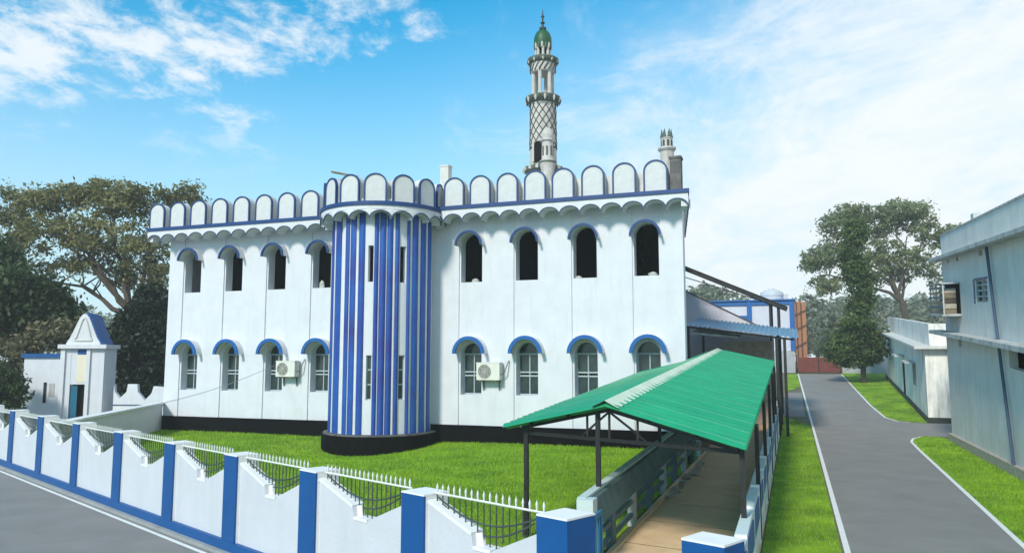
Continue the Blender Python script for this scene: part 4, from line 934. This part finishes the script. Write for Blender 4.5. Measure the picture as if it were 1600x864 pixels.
# nearly black dense tree against the mosque end
y = 46; b = (*at(222, 640, y)[:2], 0.)
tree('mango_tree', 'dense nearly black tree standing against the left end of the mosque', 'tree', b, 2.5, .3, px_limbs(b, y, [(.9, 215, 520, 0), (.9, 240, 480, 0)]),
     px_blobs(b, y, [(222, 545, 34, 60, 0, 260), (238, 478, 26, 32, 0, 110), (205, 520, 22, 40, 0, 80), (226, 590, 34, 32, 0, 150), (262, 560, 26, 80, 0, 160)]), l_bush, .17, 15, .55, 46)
# right: dark narrow tree by the lane, haze-paled spreading tree behind the white house
b2_ = on_ground(1350, 598); y = float(b2_[1]); b = (float(b2_[0]), y, float(terr(*b2_)))
tree('ivy_tree', 'tall narrow dark tree covered in creepers on the grass by the lane', 'tree', b, at(1343, 560, y)[2] - b[2], .22, px_limbs(b, y, [(.95, 1335, 480, 0), (.95, 1338, 400, 0), (.9, 1318, 540, 0), (.9, 1368, 545, 0)]),
     px_blobs(b, y, [(1336, 547, 44, 24, 0, 190), (1340, 500, 22, 30, 0, 50), (1345, 462, 20, 28, 0, 44), (1332, 412, 16, 34, 0, 80), (1336, 365, 12, 22, 0, 52), (1312, 535, 20, 18, 1, 24), (1362, 528, 20, 24, 0, 30), (1352, 435, 16, 16, 0, 16)]), l_ivy, .15, 16, .55, 44)
y = 84; b = (*at(1437, 560, y)[:2], 2.4)
tree('siris_tree', 'tall pale grey-green spreading tree with leaning trunk behind the white house', 'tree', b, at(1402, 458, y)[2] - b[2], .42,
     px_limbs(b, y, [(.98, 1300, 380, 0), (.98, 1350, 340, 1), (.98, 1410, 330, 0), (.98, 1450, 370, -1), (.9, 1280, 430, 0), (.7, 1410, 400, 1), (.95, 1375, 400, 1)]),
     px_blobs(b, y, [(1330, 335, 34, 15, 0, 50), (1410, 328, 44, 16, 0, 66), (1375, 350, 44, 22, 2, 70), (1300, 352, 22, 18, 0, 26), (1280, 405, 26, 20, 0, 44), (1310, 390, 34, 30, 1, 60), (1440, 355, 32, 22, 0, 46), (1475, 375, 26, 20, 0, 30), (1430, 405, 40, 24, 0, 50), (1375, 400, 38, 30, 0, 60),
                     (1290, 445, 24, 18, 0, 36), (1265, 412, 14, 14, 0, 14), (1400, 430, 30, 14, 2, 24), (1345, 430, 30, 22, 2, 30), (1455, 430, 22, 18, 1, 16), (1495, 362, 16, 12, 1, 14)]), l_grey, .20, 17, .66, 34, lean=(at(1402, 458, y)[0] - b[0], 0))
# far hazy trees
rg = random.Random(3); far_mesh = []
for k in range(4):
    nr = np.random.default_rng(40 + k); bl = [(0, 0, 5.5, 3.2, 3.2, 2.4, 50), (1.6, .5, 7.6, 2.2, 2.2, 1.8, 30), (-1.7, -.4, 7.1, 2.2, 2.2, 1.7, 30), (.2, 0, 3.6, 2.8, 2.8, 1.4, 26), (rg.uniform(-1, 1), 0, 9.2, 1.5, 1.5, 1.2, 16)]
    far_mesh.append(raw_mesh('crown', leaves_np(nr, bl, .34, 1.1, 20), 4, l_far))
ftr = MB(); limb(ftr, (0, 0, -.5), (.2, 0, 4.5), .3, .15, rg); FTR = ftr.mesh('trunk', m_bark)
spots = [(1085, 455, 100), (1125, 452, 112), (1160, 470, 104), (1105, 445, 130), (1275, 462, 118), (1300, 478, 105), (1320, 470, 135), (1385, 462, 140), (1415, 470, 120), (1450, 462, 128), (1478, 468, 112), (1255, 500, 108), (1290, 520, 96),
         (1500, 440, 140), (1180, 480, 140), (95, 490, 105), (125, 480, 118), (155, 492, 110), (175, 498, 96), (60, 480, 125), (30, 470, 110), (-20, 465, 120), (210, 490, 120), (1340, 500, 112), (1360, 490, 150)]
for i, (u, v, yy) in enumerate(spots):
    p = at(u, 562, yy); zt = at(u, v, yy)[2]; g0 = float(terr(p[0], p[1])); s = max(.45, (zt - g0) / 10.2)
    t = thing('far_tree', ('far bushy tree in pale haze seen beneath the dark stair roof' if 1060 < u < 1200 else 'far bushy tree in pale haze behind the lane end and white house' if u > 1200 else 'far bushy tree in pale haze behind the gatehouse gable'), 'tree', (p[0], p[1], g0), rg.uniform(0, 6), ('hazy trees beyond the stair roof' if 1060 < u < 1200 else 'hazy trees beyond the lane end' if u > 1200 else 'hazy trees beyond the gatehouse')); t.scale = (s * 1.15, s * 1.15, s)
    link('crown', far_mesh[i % 4], t); link('trunk', FTR, t)

# ------------------------------------------------------------------ haze
hz = MB().box(-620, 620, -220, 700, -1.4, 27.0)
o = part('haze', hz, None, None); o['kind'] = 'stuff'
hm = bpy.data.materials.new('haze'); hm.use_nodes = True; nt = hm.node_tree; nt.nodes.clear()
ho = N(nt, 'ShaderNodeOutputMaterial'); pv = N(nt, 'ShaderNodeVolumePrincipled'); pv.inputs['Color'].default_value = (.93, .97, 1, 1); pv.inputs['Density'].default_value = .0008
nt.links.new(pv.outputs[0], ho.inputs['Volume']); o.data.materials.append(hm)
sc.cycles.volume_bounces = 1
